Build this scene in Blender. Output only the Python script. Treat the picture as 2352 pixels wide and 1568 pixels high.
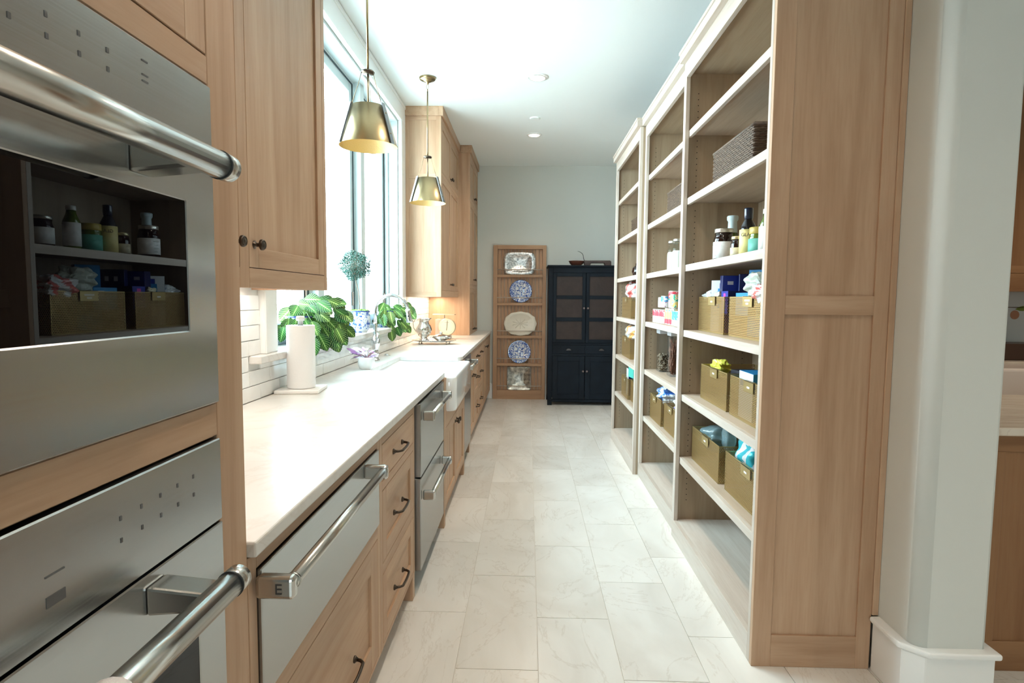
import bpy, bmesh, math, random
from mathutils import Vector, Matrix
random.seed(7)
S = bpy.context.scene
COL = S.collection
for o in list(bpy.data.objects):
    bpy.data.objects.remove(o)

# ------------------------------------------------------------------ camera
F_PX = 1351.7455
cam_d = bpy.data.cameras.new('camera')
cam = bpy.data.objects.new('camera', cam_d)
COL.objects.link(cam)
cam_d.sensor_width = 36.0
cam_d.lens = F_PX / 2352 * 36.0
cam_d.clip_start = 0.02
RX = Vector((0.999611, 0.02655029, 0.00854011))      # camera right
DN = Vector((0.01047856, -0.07375081, -0.99722165))  # camera down
FW = Vector((-0.02584668, 0.99692322, -0.07400032))  # camera forward
m = Matrix((RX, -DN, -FW)).transposed().to_4x4()
m.translation = Vector((0, 0, 1.387))
cam.matrix_world = m
S.camera = cam

# ------------------------------------------------------------------ world, lights, exposure
w = bpy.data.worlds.new('sky')
S.world = w
w.use_nodes = True
nt = w.node_tree
bg = nt.nodes['Background']
tc = nt.nodes.new('ShaderNodeTexCoord'); sx = nt.nodes.new('ShaderNodeSeparateXYZ')
rmp = nt.nodes.new('ShaderNodeValToRGB')
nt.links.new(tc.outputs['Generated'], sx.inputs[0])
nt.links.new(sx.outputs['Z'], rmp.inputs[0])
rmp.color_ramp.elements[0].position = 0.0; rmp.color_ramp.elements[0].color = (0.74, 0.93, 1.0, 1)
rmp.color_ramp.elements[1].position = 0.7; rmp.color_ramp.elements[1].color = (0.62, 0.89, 1.0, 1)
nt.links.new(rmp.outputs[0], bg.inputs[0])
bg.inputs[1].default_value = 23.0
S.view_settings.view_transform = 'Standard'
S.view_settings.look = 'None'
S.view_settings.gamma = 1
S.view_settings.use_curve_mapping = False
S.view_settings.exposure = 0.0
try:
    S.cycles.max_bounces = 10; S.cycles.diffuse_bounces = 6; S.cycles.glossy_bounces = 5
    S.cycles.transparent_max_bounces = 16; S.cycles.transmission_bounces = 6
    S.cycles.caustics_reflective = False; S.cycles.caustics_refractive = False
    S.cycles.sample_clamp_indirect = 6.0
except Exception:
    pass

def lamp(name, loc, rot, size, power, color=(1, 1, 1), size_y=None, portal=False, parent=None, spread=None, disk=False):
    d = bpy.data.lights.new(name, 'AREA')
    d.energy = power; d.color = color; d.size = size
    if disk: d.shape = 'DISK'
    if size_y: d.shape = 'RECTANGLE'; d.size_y = size_y
    if spread: d.spread = spread
    o = bpy.data.objects.new(name, d); COL.objects.link(o)
    o.location = loc; o.rotation_euler = rot
    if portal: d.cycles.is_portal = True
    return o
sd = bpy.data.lights.new('sun', 'SUN'); sd.energy = 40; sd.angle = .03; sd.color = (1, .97, .92)
so = bpy.data.objects.new('sun', sd); COL.objects.link(so); so.rotation_euler = Vector((-.25, .42, -.87)).to_track_quat('-Z', 'Y').to_euler()  # added so the sunlit terrace bounces light up to the ceiling
# portals guide sampling of the sky through the window and the added rear opening (they emit nothing themselves)
lamp('window_portal', (-1.41, 4.06, 2.05), (0, -math.pi/2, 0), 1.9, 1, size_y=2.7, portal=True)
lamp('rear_portal', (.1, -3.98, 1.5), (math.pi/2, 0, 0), .8, 1, size_y=.8, portal=True)

# ------------------------------------------------------------------ materials
MATS = {}
def newmat(name):
    m = bpy.data.materials.new(name); m.use_nodes = True
    return m, m.node_tree, m.node_tree.nodes['Principled BSDF']
def setp(b, **k):
    for a, v in k.items():
        a = {'rough': 'Roughness', 'metal': 'Metallic', 'col': 'Base Color', 'spec': 'Specular IOR Level', 'ior': 'IOR',
             'trans': 'Transmission Weight', 'emc': 'Emission Color', 'ems': 'Emission Strength', 'sss': 'Subsurface Weight',
             'aniso': 'Anisotropic', 'coat': 'Coat Weight', 'alpha': 'Alpha', 'sheen': 'Sheen Weight'}[a]
        if a in ('Base Color', 'Emission Color'): v = (*v[:3], 1)
        b.inputs[a].default_value = v
def simple(name, col, rough=0.5, metal=0.0, bump=0.0, bscale=60, stretch=(1, 1, 1), var=0.0, vscale=3, **k):
    if name in MATS: return MATS[name]
    m, t, b = newmat(name); setp(b, col=col, rough=rough, metal=metal, **k)
    N, L = t.nodes, t.links
    tc = N.new('ShaderNodeTexCoord'); mp = N.new('ShaderNodeMapping'); mp.inputs['Scale'].default_value = stretch
    L.new(tc.outputs['Object'], mp.inputs[0])
    if bump:
        n = N.new('ShaderNodeTexNoise'); n.inputs['Scale'].default_value = bscale; n.inputs['Detail'].default_value = 3
        L.new(mp.outputs[0], n.inputs['Vector'])
        bp = N.new('ShaderNodeBump'); bp.inputs['Strength'].default_value = bump; bp.inputs['Distance'].default_value = 0.004
        L.new(n.outputs[0], bp.inputs['Height']); L.new(bp.outputs[0], b.inputs['Normal'])
    if var:
        n = N.new('ShaderNodeTexNoise'); n.inputs['Scale'].default_value = vscale; n.inputs['Detail'].default_value = 4
        L.new(mp.outputs[0], n.inputs['Vector'])
        r = N.new('ShaderNodeValToRGB')
        r.color_ramp.elements[0].position = .3; r.color_ramp.elements[1].position = .7
        r.color_ramp.elements[0].color = (*[c*(1-var) for c in col[:3]], 1)
        r.color_ramp.elements[1].color = (*[min(1, c*(1+var*.5)) for c in col[:3]], 1)
        L.new(n.outputs[0], r.inputs[0]); L.new(r.outputs[0], b.inputs['Base Color'])
    MATS[name] = m
    return m
def oak(axis, tone=0):
    key = 'oak_grain_%s_%d' % (axis, tone)
    if key in MATS: return MATS[key]
    m, t, b = newmat(key); N, L = t.nodes, t.links
    setp(b, rough=0.5, spec=0.35)
    tc = N.new('ShaderNodeTexCoord'); mp = N.new('ShaderNodeMapping')
    sc = [9.0, 9.0, 9.0]; sc['xyz'.index(axis)] = 0.55
    mp.inputs['Scale'].default_value = sc
    oi = N.new('ShaderNodeObjectInfo')
    L.new(tc.outputs['Object'], mp.inputs[0])
    ad = N.new('ShaderNodeVectorMath'); ad.operation = 'ADD'
    L.new(mp.outputs[0], ad.inputs[0])
    mu = N.new('ShaderNodeMath'); mu.operation = 'MULTIPLY'; mu.inputs[1].default_value = 40
    L.new(oi.outputs['Random'], mu.inputs[0]); L.new(mu.outputs[0], ad.inputs[1])
    n1 = N.new('ShaderNodeTexNoise'); n1.inputs['Scale'].default_value = 1.3; n1.inputs['Detail'].default_value = 5; n1.inputs['Distortion'].default_value = .8
    L.new(ad.outputs[0], n1.inputs['Vector'])
    n2 = N.new('ShaderNodeTexNoise'); n2.inputs['Scale'].default_value = 14; n2.inputs['Detail'].default_value = 4
    L.new(ad.outputs[0], n2.inputs['Vector'])
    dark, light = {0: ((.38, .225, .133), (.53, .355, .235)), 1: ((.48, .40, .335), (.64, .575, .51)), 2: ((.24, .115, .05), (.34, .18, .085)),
                   3: ((.34, .19, .105), (.47, .285, .17)), 4: ((.40, .31, .23), (.54, .44, .35)), 5: ((.27, .195, .128), (.40, .31, .215))}[tone]  # bookcase tones: daylight painted into the pale fronts, shade into the insides
    r1 = N.new('ShaderNodeValToRGB'); r1.color_ramp.elements[0].position = .28; r1.color_ramp.elements[1].position = .74
    r1.color_ramp.elements[0].color = (*dark, 1); r1.color_ramp.elements[1].color = (*light, 1)
    e = r1.color_ramp.elements.new(.5); e.color = (*[a*.42+c*.58 for a, c in zip(dark, light)], 1)
    L.new(n1.outputs[0], r1.inputs[0])
    r2 = N.new('ShaderNodeValToRGB'); r2.color_ramp.elements[0].position = .35; r2.color_ramp.elements[1].position = .55
    r2.color_ramp.elements[0].color = (.93, .905, .88, 1); r2.color_ramp.elements[1].color = (1, 1, 1, 1)
    L.new(n2.outputs[0], r2.inputs[0])
    mx = N.new('ShaderNodeMix'); mx.data_type = 'RGBA'; mx.blend_type = 'MULTIPLY'; mx.inputs[0].default_value = .8
    L.new(r1.outputs[0], mx.inputs[6]); L.new(r2.outputs[0], mx.inputs[7])
    hv = N.new('ShaderNodeHueSaturation'); mr = N.new('ShaderNodeMapRange')
    mr.inputs['To Min'].default_value = .94; mr.inputs['To Max'].default_value = 1.05
    L.new(oi.outputs['Random'], mr.inputs[0]); L.new(mr.outputs[0], hv.inputs['Value'])
    L.new(mx.outputs[2], hv.inputs['Color']); L.new(hv.outputs[0], b.inputs['Base Color'])
    bp = N.new('ShaderNodeBump'); bp.inputs['Strength'].default_value = .15; bp.inputs['Distance'].default_value = .002
    L.new(n2.outputs[0], bp.inputs['Height']); L.new(bp.outputs[0], b.inputs['Normal'])
    MATS[key] = m
    return m
def stone(name, c1, c2, vein, scale=1.5, rough=.2, stretch=(1, 1, 1), rot=.5, vw=.02):
    m, t, b = newmat(name); N, L = t.nodes, t.links; setp(b, rough=rough)
    tc = N.new('ShaderNodeTexCoord'); mp = N.new('ShaderNodeMapping'); mp.inputs['Scale'].default_value = stretch
    mp.inputs['Rotation'].default_value = (0, 0, rot)
    oi = N.new('ShaderNodeObjectInfo'); ad = N.new('ShaderNodeVectorMath'); ad.operation = 'ADD'
    mu = N.new('ShaderNodeMath'); mu.operation = 'MULTIPLY'; mu.inputs[1].default_value = 30
    L.new(oi.outputs['Random'], mu.inputs[0]); L.new(tc.outputs['Object'], ad.inputs[0]); L.new(mu.outputs[0], ad.inputs[1])
    L.new(ad.outputs[0], mp.inputs[0])
    n = N.new('ShaderNodeTexNoise'); n.inputs['Scale'].default_value = scale; n.inputs['Detail'].default_value = 6; n.inputs['Distortion'].default_value = 1.2
    L.new(mp.outputs[0], n.inputs['Vector'])
    r = N.new('ShaderNodeValToRGB'); r.color_ramp.elements[0].position = .3; r.color_ramp.elements[1].position = .7
    r.color_ramp.elements[0].color = (*c1, 1); r.color_ramp.elements[1].color = (*c2, 1)
    L.new(n.outputs[0], r.inputs[0])
    n2 = N.new('ShaderNodeTexNoise'); n2.inputs['Scale'].default_value = scale*.9; n2.inputs['Detail'].default_value = 7; n2.inputs['Roughness'].default_value = .62; n2.inputs['Distortion'].default_value = 2.2
    L.new(mp.outputs[0], n2.inputs['Vector'])
    s = N.new('ShaderNodeMath'); s.operation = 'SUBTRACT'; s.inputs[1].default_value = .5; L.new(n2.outputs[0], s.inputs[0])
    a = N.new('ShaderNodeMath'); a.operation = 'ABSOLUTE'; L.new(s.outputs[0], a.inputs[0])
    rr = N.new('ShaderNodeValToRGB'); rr.color_ramp.elements[0].position = 0; rr.color_ramp.elements[1].position = vw
    rr.color_ramp.elements[0].color = (.30, .30, .30, 1); rr.color_ramp.elements[1].color = (0, 0, 0, 1)
    L.new(a.outputs[0], rr.inputs[0])
    mx = N.new('ShaderNodeMix'); mx.data_type = 'RGBA'; L.new(rr.outputs[0], mx.inputs[0])
    L.new(r.outputs[0], mx.inputs[6]); mx.inputs[7].default_value = (*vein, 1)
    mr = N.new('ShaderNodeMapRange'); mr.inputs['To Min'].default_value = .95; mr.inputs['To Max'].default_value = 1.03
    hv = N.new('ShaderNodeHueSaturation'); L.new(oi.outputs['Random'], mr.inputs[0]); L.new(mr.outputs[0], hv.inputs['Value'])
    L.new(mx.outputs[2], hv.inputs['Color']); L.new(hv.outputs[0], b.inputs['Base Color'])
    MATS[name] = m
    return m
def clear_glass(name, tint=(1, 1, 1), refl=.08):
    m = bpy.data.materials.new(name); m.use_nodes = True; t = m.node_tree; N, L = t.nodes, t.links
    N.remove(N['Principled BSDF']); out = N['Material Output']
    tr = N.new('ShaderNodeBsdfTransparent'); tr.inputs[0].default_value = (*tint, 1)
    gl = N.new('ShaderNodeBsdfGlossy'); gl.inputs['Roughness'].default_value = .02
    fr = N.new('ShaderNodeFresnel'); fr.inputs[0].default_value = 1.3
    ge = N.new('ShaderNodeNewGeometry'); iv = N.new('ShaderNodeMath'); iv.operation = 'SUBTRACT'; iv.inputs[0].default_value = 1
    mu = N.new('ShaderNodeMath'); mu.operation = 'MULTIPLY'
    L.new(ge.outputs['Backfacing'], iv.inputs[1]); L.new(iv.outputs[0], mu.inputs[0]); L.new(fr.outputs[0], mu.inputs[1])
    mx = N.new('ShaderNodeMixShader'); L.new(mu.outputs[0], mx.inputs[0]); L.new(tr.outputs[0], mx.inputs[1]); L.new(gl.outputs[0], mx.inputs[2])
    L.new(mx.outputs[0], out.inputs[0]); MATS[name] = m
    return m
def steel(name, col, rough, grain_axis='y', aniso=.5):
    m, t, b = newmat(name); N, L = t.nodes, t.links; setp(b, col=col, metal=1, rough=rough, aniso=aniso)
    tc = N.new('ShaderNodeTexCoord'); mp = N.new('ShaderNodeMapping')
    sc = [400., 400., 400.]; sc['xyz'.index(grain_axis)] = 3
    mp.inputs['Scale'].default_value = sc; L.new(tc.outputs['Object'], mp.inputs[0])
    n = N.new('ShaderNodeTexNoise'); n.inputs['Scale'].default_value = 1; n.inputs['Detail'].default_value = 2
    L.new(mp.outputs[0], n.inputs['Vector'])
    mr = N.new('ShaderNodeMapRange'); mr.inputs['To Min'].default_value = rough*.8; mr.inputs['To Max'].default_value = rough*1.25
    L.new(n.outputs[0], mr.inputs[0]); L.new(mr.outputs[0], b.inputs['Roughness'])
    n3 = N.new('ShaderNodeTexNoise'); n3.inputs['Scale'].default_value = 2.2; L.new(tc.outputs['Object'], n3.inputs['Vector'])
    bp = N.new('ShaderNodeBump'); bp.inputs['Strength'].default_value = .12; bp.inputs['Distance'].default_value = .02
    L.new(n3.outputs[0], bp.inputs['Height']); L.new(bp.outputs[0], b.inputs['Normal'])
    MATS[name] = m
    return m
def emit(name, col, s):
    m, t, b = newmat(name); setp(b, col=col, emc=col, ems=s); MATS[name] = m
    return m
OV, OX, OY = oak('z'), oak('x'), oak('y')
PV, PY_, PX_ = oak('z', 1), oak('y', 1), oak('x', 1)  # bookcase fronts paled as painted daylight; also the light dowel wood
RV, RX_ = oak('z', 3), oak('x', 3)
KV, KX = oak('z', 2), oak('x', 2)
WALL = simple('wall_paint', (.66, .675, .64), .7, bump=.05, bscale=220)
CEIL = simple('ceiling_paint', (.90, .935, .93), .8)
TRIM = simple('white_trim_paint', (.86, .87, .86), .35)
WINW = simple('window_white_shaded', (.62, .70, .71), .4)  # white frame paint, greyed in the colour for shade against the sky
GLASS = clear_glass('window_glass')
JARGLASS = clear_glass('jar_glass', (.93, .96, .96))
STEEL = steel('brushed_steel', (.40, .40, .395), .23, aniso=.75)
STEELB = simple('handle_steel', (.56, .55, .52), .22, 1)
CHROME = simple('chrome', (.75, .76, .78), .06, 1)
SILVER = simple('antique_silver', (.72, .68, .64), .13, 1, bump=.25, bscale=70)
SILVERC = simple('chased_silver', (.80, .84, .84), .3, 1, bump=1.0, bscale=38, var=.75, vscale=42)
PEWTER = simple('pewter_relief', (.60, .58, .53), .34, 1, bump=1.0, bscale=26, var=.8, vscale=22)
BRONZE = simple('dark_bronze', (.085, .065, .05), .32, 1)
BRASS = simple('aged_brass', (.28, .20, .105), .3, 1, bump=.1, bscale=90)
BRASSIN = simple('brass_shade_inside', (.62, .47, .22), .5, 0.6, bump=.3, bscale=150)
BLKG = simple('black_oven_glass', (.002, .002, .003), .008, ior=1.3)
BLACK = simple('black_rubber', (.015, .015, .015), .5)
COUNTER = stone('quartzite_top', (.64, .61, .565), (.74, .725, .70), (.50, .43, .36), 2.2, .28, (1, 1, 1), .7, .03)
KCOUNTER = stone('kitchen_stone', (.62, .53, .43), (.75, .67, .57), (.42, .33, .24), 3, .25, (1, 6, 1), .1, .03)
FLOOR = stone('marble_tile', (.67, .635, .585), (.79, .77, .73), (.48, .41, .34), 2.4, .24, (1, .55, 1), .55, .014)
GROUT = simple('floor_grout', (.60, .56, .50), .8)
TILE = simple('glazed_wall_tile', (.86, .875, .87), .08, bump=.35, bscale=14, var=.05, vscale=9, coat=.4)
TGROUT = simple('wall_grout', (.66, .66, .64), .8)
CERAM = simple('white_ceramic', (.90, .91, .91), .1, coat=.5)
PAPER = simple('paper_towel', (.86, .86, .86), .9, bump=.15, bscale=120)
MARBLEW = simple('white_marble_base', (.86, .85, .83), .25)
NAVY = simple('black_milk_paint', (.0045, .0085, .0145), .6, bump=.12, bscale=40, var=.3, vscale=6, spec=.18)
TIN = simple('aged_tin', (.026, .013, .010), .6, .15, bump=.6, bscale=28, var=.35, vscale=9)
DWOOD = simple('dark_wood_bowl', (.10, .035, .02), .4, var=.4, vscale=12)
IRON = simple('wrought_iron', (.02, .02, .022), .5, .6)
CREAM = simple('cream_stoneware', (.78, .73, .62), .25, bump=.5, bscale=22)
GOLD = simple('gold_basket_frame', (.50, .38, .17), .38, .75)

def perforated():
    m = bpy.data.materials.new('gold_perforated_metal'); m.use_nodes = True; t = m.node_tree; N, L = t.nodes, t.links
    b = N['Principled BSDF']; setp(b, col=(.56, .38, .16), rough=.4, metal=.7)
    tc = N.new('ShaderNodeTexCoord'); sp = N.new('ShaderNodeSeparateXYZ'); L.new(tc.outputs['UV'], sp.inputs[0])
    def M(op, a, bb=None, v=None):
        n = N.new('ShaderNodeMath'); n.operation = op
        if hasattr(a, 'node'): L.new(a, n.inputs[0])
        else: n.inputs[0].default_value = a
        if bb is not None:
            if hasattr(bb, 'node'): L.new(bb, n.inputs[1])
            else: n.inputs[1].default_value = bb
        return n.outputs[0]
    u, v = M('MULTIPLY', sp.outputs[0], 1/.0088), M('MULTIPLY', sp.outputs[1], 1/.0076)
    row = M('FLOOR', v); off = M('MULTIPLY', M('MODULO', row, 2.0), .5)
    fu = M('SUBTRACT', M('FRACT', M('ADD', u, off)), .5); fv = M('SUBTRACT', M('FRACT', v), .5)
    d2 = M('ADD', M('MULTIPLY', fu, fu), M('MULTIPLY', M('MULTIPLY', fv, fv), .75))
    hole = M('LESS_THAN', d2, .13)
    al = M('SUBTRACT', 1.0, hole); L.new(al, b.inputs['Alpha'])
    MATS['perf'] = m
    return m
PERF = perforated()

def mapped(name, nodes_fn, rough=.3, **k):
    m, t, b = newmat(name); setp(b, rough=rough, **k); nodes_fn(t, b); MATS[name] = m
    return m
def leaf_nodes(t, b):
    N, L = t.nodes, t.links
    tc = N.new('ShaderNodeTexCoord'); sp = N.new('ShaderNodeSeparateXYZ'); L.new(tc.outputs['UV'], sp.inputs[0])
    def M(op, a, bb=None):
        n = N.new('ShaderNodeMath'); n.operation = op
        if hasattr(a, 'node'): L.new(a, n.inputs[0])
        else: n.inputs[0].default_value = a
        if bb is not None:
            if hasattr(bb, 'node'): L.new(bb, n.inputs[1])
            else: n.inputs[1].default_value = bb
        return n.outputs[0]
    d = M('MULTIPLY', M('ABSOLUTE', M('SUBTRACT', sp.outputs[0], .5)), 2.0)
    ph = M('FRACT', M('SUBTRACT', M('MULTIPLY', sp.outputs[1], 7.5), M('MULTIPLY', d, 2.4)))
    side = M('LESS_THAN', ph, .15); mid = M('LESS_THAN', d, .08); vein = M('MAXIMUM', side, mid)
    oi = N.new('ShaderNodeObjectInfo')
    r = N.new('ShaderNodeValToRGB'); L.new(d, r.inputs[0])
    r.color_ramp.elements[0].color = (.05, .15, .015, 1); r.color_ramp.elements[1].color = (.008, .045, .01, 1)
    r.color_ramp.elements[1].position = .8
    mx = N.new('ShaderNodeMix'); mx.data_type = 'RGBA'; L.new(vein, mx.inputs[0]); L.new(r.outputs[0], mx.inputs[6]); mx.inputs[7].default_value = (.36, .50, .16, 1)
    hv = N.new('ShaderNodeHueSaturation'); mr = N.new('ShaderNodeMapRange'); mr.inputs['To Min'].default_value = .47; mr.inputs['To Max'].default_value = .54
    L.new(oi.outputs['Random'], mr.inputs[0]); L.new(mr.outputs[0], hv.inputs['Hue']); L.new(mx.outputs[2], hv.inputs['Color'])
    L.new(hv.outputs[0], b.inputs['Base Color'])
LEAF = mapped('striped_leaf', leaf_nodes, .5, spec=.25)
STEM = simple('green_stem', (.14, .28, .06), .5)
MOSS = simple('moss', (.16, .30, .05), .9, bump=1, bscale=60, var=.5, vscale=40)
TEAL = simple('topiary_leaf', (.018, .085, .06), .6, var=.4, vscale=30)
TWIG = simple('twig', (.13, .08, .05), .7)
SOIL = simple('soil', (.04, .025, .015), .9)
PURP = simple('purple_leaf', (.34, .14, .36), .4, var=.5, vscale=30)
PALE = simple('pale_leaf', (.72, .70, .76), .4, var=.3, vscale=30)
def bluewhite(name, scale, thr, ringy=False):
    def fn(t, b):
        N, L = t.nodes, t.links
        tc = N.new('ShaderNodeTexCoord')
        n = N.new('ShaderNodeTexNoise'); n.inputs['Scale'].default_value = scale; n.inputs['Detail'].default_value = 4; n.inputs['Distortion'].default_value = 1.0
        L.new(tc.outputs['Object'], n.inputs['Vector'])
        r = N.new('ShaderNodeValToRGB'); r.color_ramp.interpolation = 'EASE'
        E_ = r.color_ramp.elements
        E_[0].position = thr - .06; E_[0].color = (.03, .085, .36, 1); E_[1].position = thr+.05; E_[1].color = (.82, .86, .9, 1)
        e = E_.new(thr - .01); e.color = (.18, .30, .62, 1)
        L.new(n.outputs[0], r.inputs[0]); L.new(r.outputs[0], b.inputs['Base Color'])
    return mapped(name, fn, .12, coat=.5)
BW_POT = bluewhite('blue_white_porcelain', 38, .44)
BW_RIM = bluewhite('transferware_border', 75, .53)
BW_MID = bluewhite('transferware_scene', 48, .47)
NBLUE = simple('navy_edge', (.02, .04, .2), .15)

# ------------------------------------------------------------------ mesh builder
class MB:
    def __init__(s): s.b = bmesh.new(); s.mi = 0; s.mats = []; s.uv = None
    def mat(s, m):
        if m not in s.mats: s.mats.append(m)
        s.mi = s.mats.index(m); return s
    def _f(s, vs, smooth=False):
        try: f = s.b.faces.new(vs)
        except ValueError: return None
        f.material_index = s.mi; f.smooth = smooth
        return f
    def box(s, x0, x1, y0, y1, z0, z1, M=None):
        x0, x1 = sorted((x0, x1)); y0, y1 = sorted((y0, y1)); z0, z1 = sorted((z0, z1))
        P = [(x, y, z) for z in (z0, z1) for y in (y0, y1) for x in (x0, x1)]
        v = [s.b.verts.new(M @ Vector(p) if M else p) for p in P]
        for q in ((0, 2, 3, 1), (4, 5, 7, 6), (0, 1, 5, 4), (2, 6, 7, 3), (0, 4, 6, 2), (1, 3, 7, 5)): s._f([v[i] for i in q])
        return s
    def prism(s, pts, axis, a, b):
        # pts: 2-D polygon in the two other axes (ccw), extruded along axis
        def P(p, t): return {'x': (t, p[0], p[1]), 'y': (p[0], t, p[1]), 'z': (p[0], p[1], t)}[axis]
        A = [s.b.verts.new(P(p, a)) for p in pts]; B = [s.b.verts.new(P(p, b)) for p in pts]
        n = len(pts)
        s._f(A[::-1]); s._f(B)
        for i in range(n): s._f([A[i], A[(i+1) % n], B[(i+1) % n], B[i]])
        return s
    def lathe(s, prof, c=(0, 0, 0), n=24, axis='z', smooth=True, caps=True, M=None):
        rings = []
        for r, h in prof:
            ring = []
            for i in range(n):
                a = 2*math.pi*i/n
                p = {'z': (r*math.cos(a), r*math.sin(a), h), 'x': (h, r*math.cos(a), r*math.sin(a)), 'y': (r*math.cos(a), h, r*math.sin(a))}[axis]
                p = Vector(p) + Vector(c)
                if M: p = M @ p
                ring.append(s.b.verts.new(p))
            rings.append(ring)
        for A, B in zip(rings, rings[1:]):
            for i in range(n): s._f([A[i], A[(i+1) % n], B[(i+1) % n], B[i]], smooth)
        if caps:
            if prof[0][0] > 1e-5: s._f(rings[0][::-1])
            if prof[-1][0] > 1e-5: s._f(rings[-1])
        return s
    def tube(s, pts, r, n=10, smooth=True, closed=False):
        pts = [Vector(p) for p in pts]; rr = r if isinstance(r, (list, tuple)) else [r]*len(pts)
        rings = []; up = None; N_ = len(pts)
        for i, p in enumerate(pts):
            if closed: d = pts[(i+1) % N_] - pts[i-1]
            else: d = (pts[min(i+1, N_-1)] - pts[max(i-1, 0)])
            d.normalize()
            if up is None:
                up = Vector((0, 0, 1)) if abs(d.z) < .9 else Vector((1, 0, 0))
            u = (up - d*up.dot(d)).normalized(); up = u; v = d.cross(u)
            rings.append([s.b.verts.new(p + (u*math.cos(2*math.pi*k/n) + v*math.sin(2*math.pi*k/n))*rr[i]) for k in range(n)])
        seq = list(zip(rings, rings[1:])) + ([(rings[-1], rings[0])] if closed else [])
        for A, B in seq:
            for k in range(n): s._f([A[k], A[(k+1) % n], B[(k+1) % n], B[k]], smooth)
        if not closed: s._f(rings[0][::-1]); s._f(rings[-1])
        return s
    def ball(s, c, r, sx=1, sy=1, sz=1, n=12, m=8):
        prof = [(max(1e-4, r*math.sin(math.pi*i/m)), -r*math.cos(math.pi*i/m)) for i in range(m+1)]
        M = Matrix.Translation(c) @ Matrix.Diagonal((sx, sy, sz, 1))
        return s.lathe(prof, n=n, M=M, caps=False)
    def disc(s, c, r, axis='z', n=24, t=.001):
        return s.lathe([(r, 0), (r, t)], c, n, axis, smooth=False)
    def build(s, name, mat=None, parent=None, bevel=0, kind=None, label=None, seg=1, loc=None):
        if mat is not None: s.mats = s.mats or [mat]
        bmesh.ops.recalc_face_normals(s.b, faces=s.b.faces)
        me = bpy.data.meshes.new(name)
        off = Vector(loc) if loc is not None else (Vector(parent['_o']) if parent is not None else Vector((0, 0, 0)))
        bmesh.ops.translate(s.b, verts=s.b.verts, vec=-off)
        s.b.to_mesh(me); s.b.free()
        for q in s.mats: me.materials.append(q)
        o = bpy.data.objects.new(name, me); COL.objects.link(o)
        if parent is not None:
            o.parent = parent; o['_o'] = parent['_o']
        else:
            o.location = off; o['_o'] = tuple(off)
        if bevel:
            md = o.modifiers.new('bevel', 'BEVEL'); md.width = bevel; md.segments = seg; md.limit_method = 'ANGLE'; md.angle_limit = .7
            md.harden_normals = False
        if kind: o['kind'] = kind
        if label: o['label'] = label
        return o
def thing(name, label, cat, loc, group=None):
    o = bpy.data.objects.new(name, None); COL.objects.link(o); o.location = loc; o.empty_display_size = .05
    o['_o'] = tuple(loc); o['label'] = label; o['category'] = cat
    if group: o['group'] = group
    return o
def tag(o, label, cat, group=None):
    o['label'] = label; o['category'] = cat
    if group: o['group'] = group
    return o
def struct(name, mb, mat, parent=None, bevel=0):
    o = mb.build(name, mat, parent, bevel)
    if parent is None: o['kind'] = 'structure'
    return o
def sempty(name, loc=(0, 0, 0)):
    o = bpy.data.objects.new(name, None); COL.objects.link(o); o.location = loc; o['_o'] = tuple(loc); o['kind'] = 'structure'
    return o
def share(name, me, parent, loc, rot=(0, 0, 0), sc=(1, 1, 1), M=None):
    o = bpy.data.objects.new(name, me); COL.objects.link(o)
    if parent is not None: o.parent = parent; o['_o'] = parent['_o']
    base = Vector(parent['_o']) if parent is not None else Vector((0, 0, 0))
    if M is not None:
        M = M.copy(); M.translation = M.translation - base; o.matrix_local = M
    else:
        o.location = Vector(loc) - base; o.rotation_euler = rot; o.scale = sc
    return o
class Face:
    """boxes on a cabinet face: u = along the face, v = up, w = outward"""
    def __init__(s, d, plane): s.d = d; s.p = plane
    def box(s, mb, u0, u1, v0, v1, w0, w1):
        if s.d == '+X': mb.box(s.p+w0, s.p+w1, u0, u1, v0, v1)
        elif s.d == '-X': mb.box(s.p-w0, s.p-w1, u0, u1, v0, v1)
        else: mb.box(u0, u1, s.p-w0, s.p-w1, v0, v1)
    def pt(s, u, v, w):
        return {'+X': (s.p+w, u, v), '-X': (s.p-w, u, v), '-Y': (u, s.p-w, v)}[s.d]
    def hmat(s, a, b): return b if s.d == '-Y' else a
    def n(s): return Vector({'+X': (1, 0, 0), '-X': (-1, 0, 0), '-Y': (0, -1, 0)}[s.d])
def shaker(F, u0, u1, v0, v1, parent, name='door', fr=.055, rec=.009, slab=False, gap=.0025, vm=None, hm=None, mids=(), t=.02, proud=0):
    vm = vm or OV; hm = hm or (OX if F.d == '-Y' else OY)
    mb = MB(); u0 += gap; u1 -= gap; v0 += gap; v1 -= gap
    if slab:
        mb.mat(hm); F.box(mb, u0, u1, v0, v1, -t, proud)
    else:
        mb.mat(vm); F.box(mb, u0, u0+fr, v0, v1, -t, proud); F.box(mb, u1-fr, u1, v0, v1, -t, proud)
        mb.mat(hm); F.box(mb, u0+fr, u1-fr, v0, v0+fr, -t, proud); F.box(mb, u0+fr, u1-fr, v1-fr, v1, -t, proud)
        for z in mids: F.box(mb, u0+fr, u1-fr, z-fr/2, z+fr/2, -t, proud)
        pm = hm if name == 'drawer' else vm
        mb.mat(pm); F.box(mb, u0+fr-.004, u1-fr+.004, v0+fr-.004, v1-fr+.004, -t+.002, -rec+proud)
    return mb.build(name, parent=parent, bevel=.001)
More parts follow.
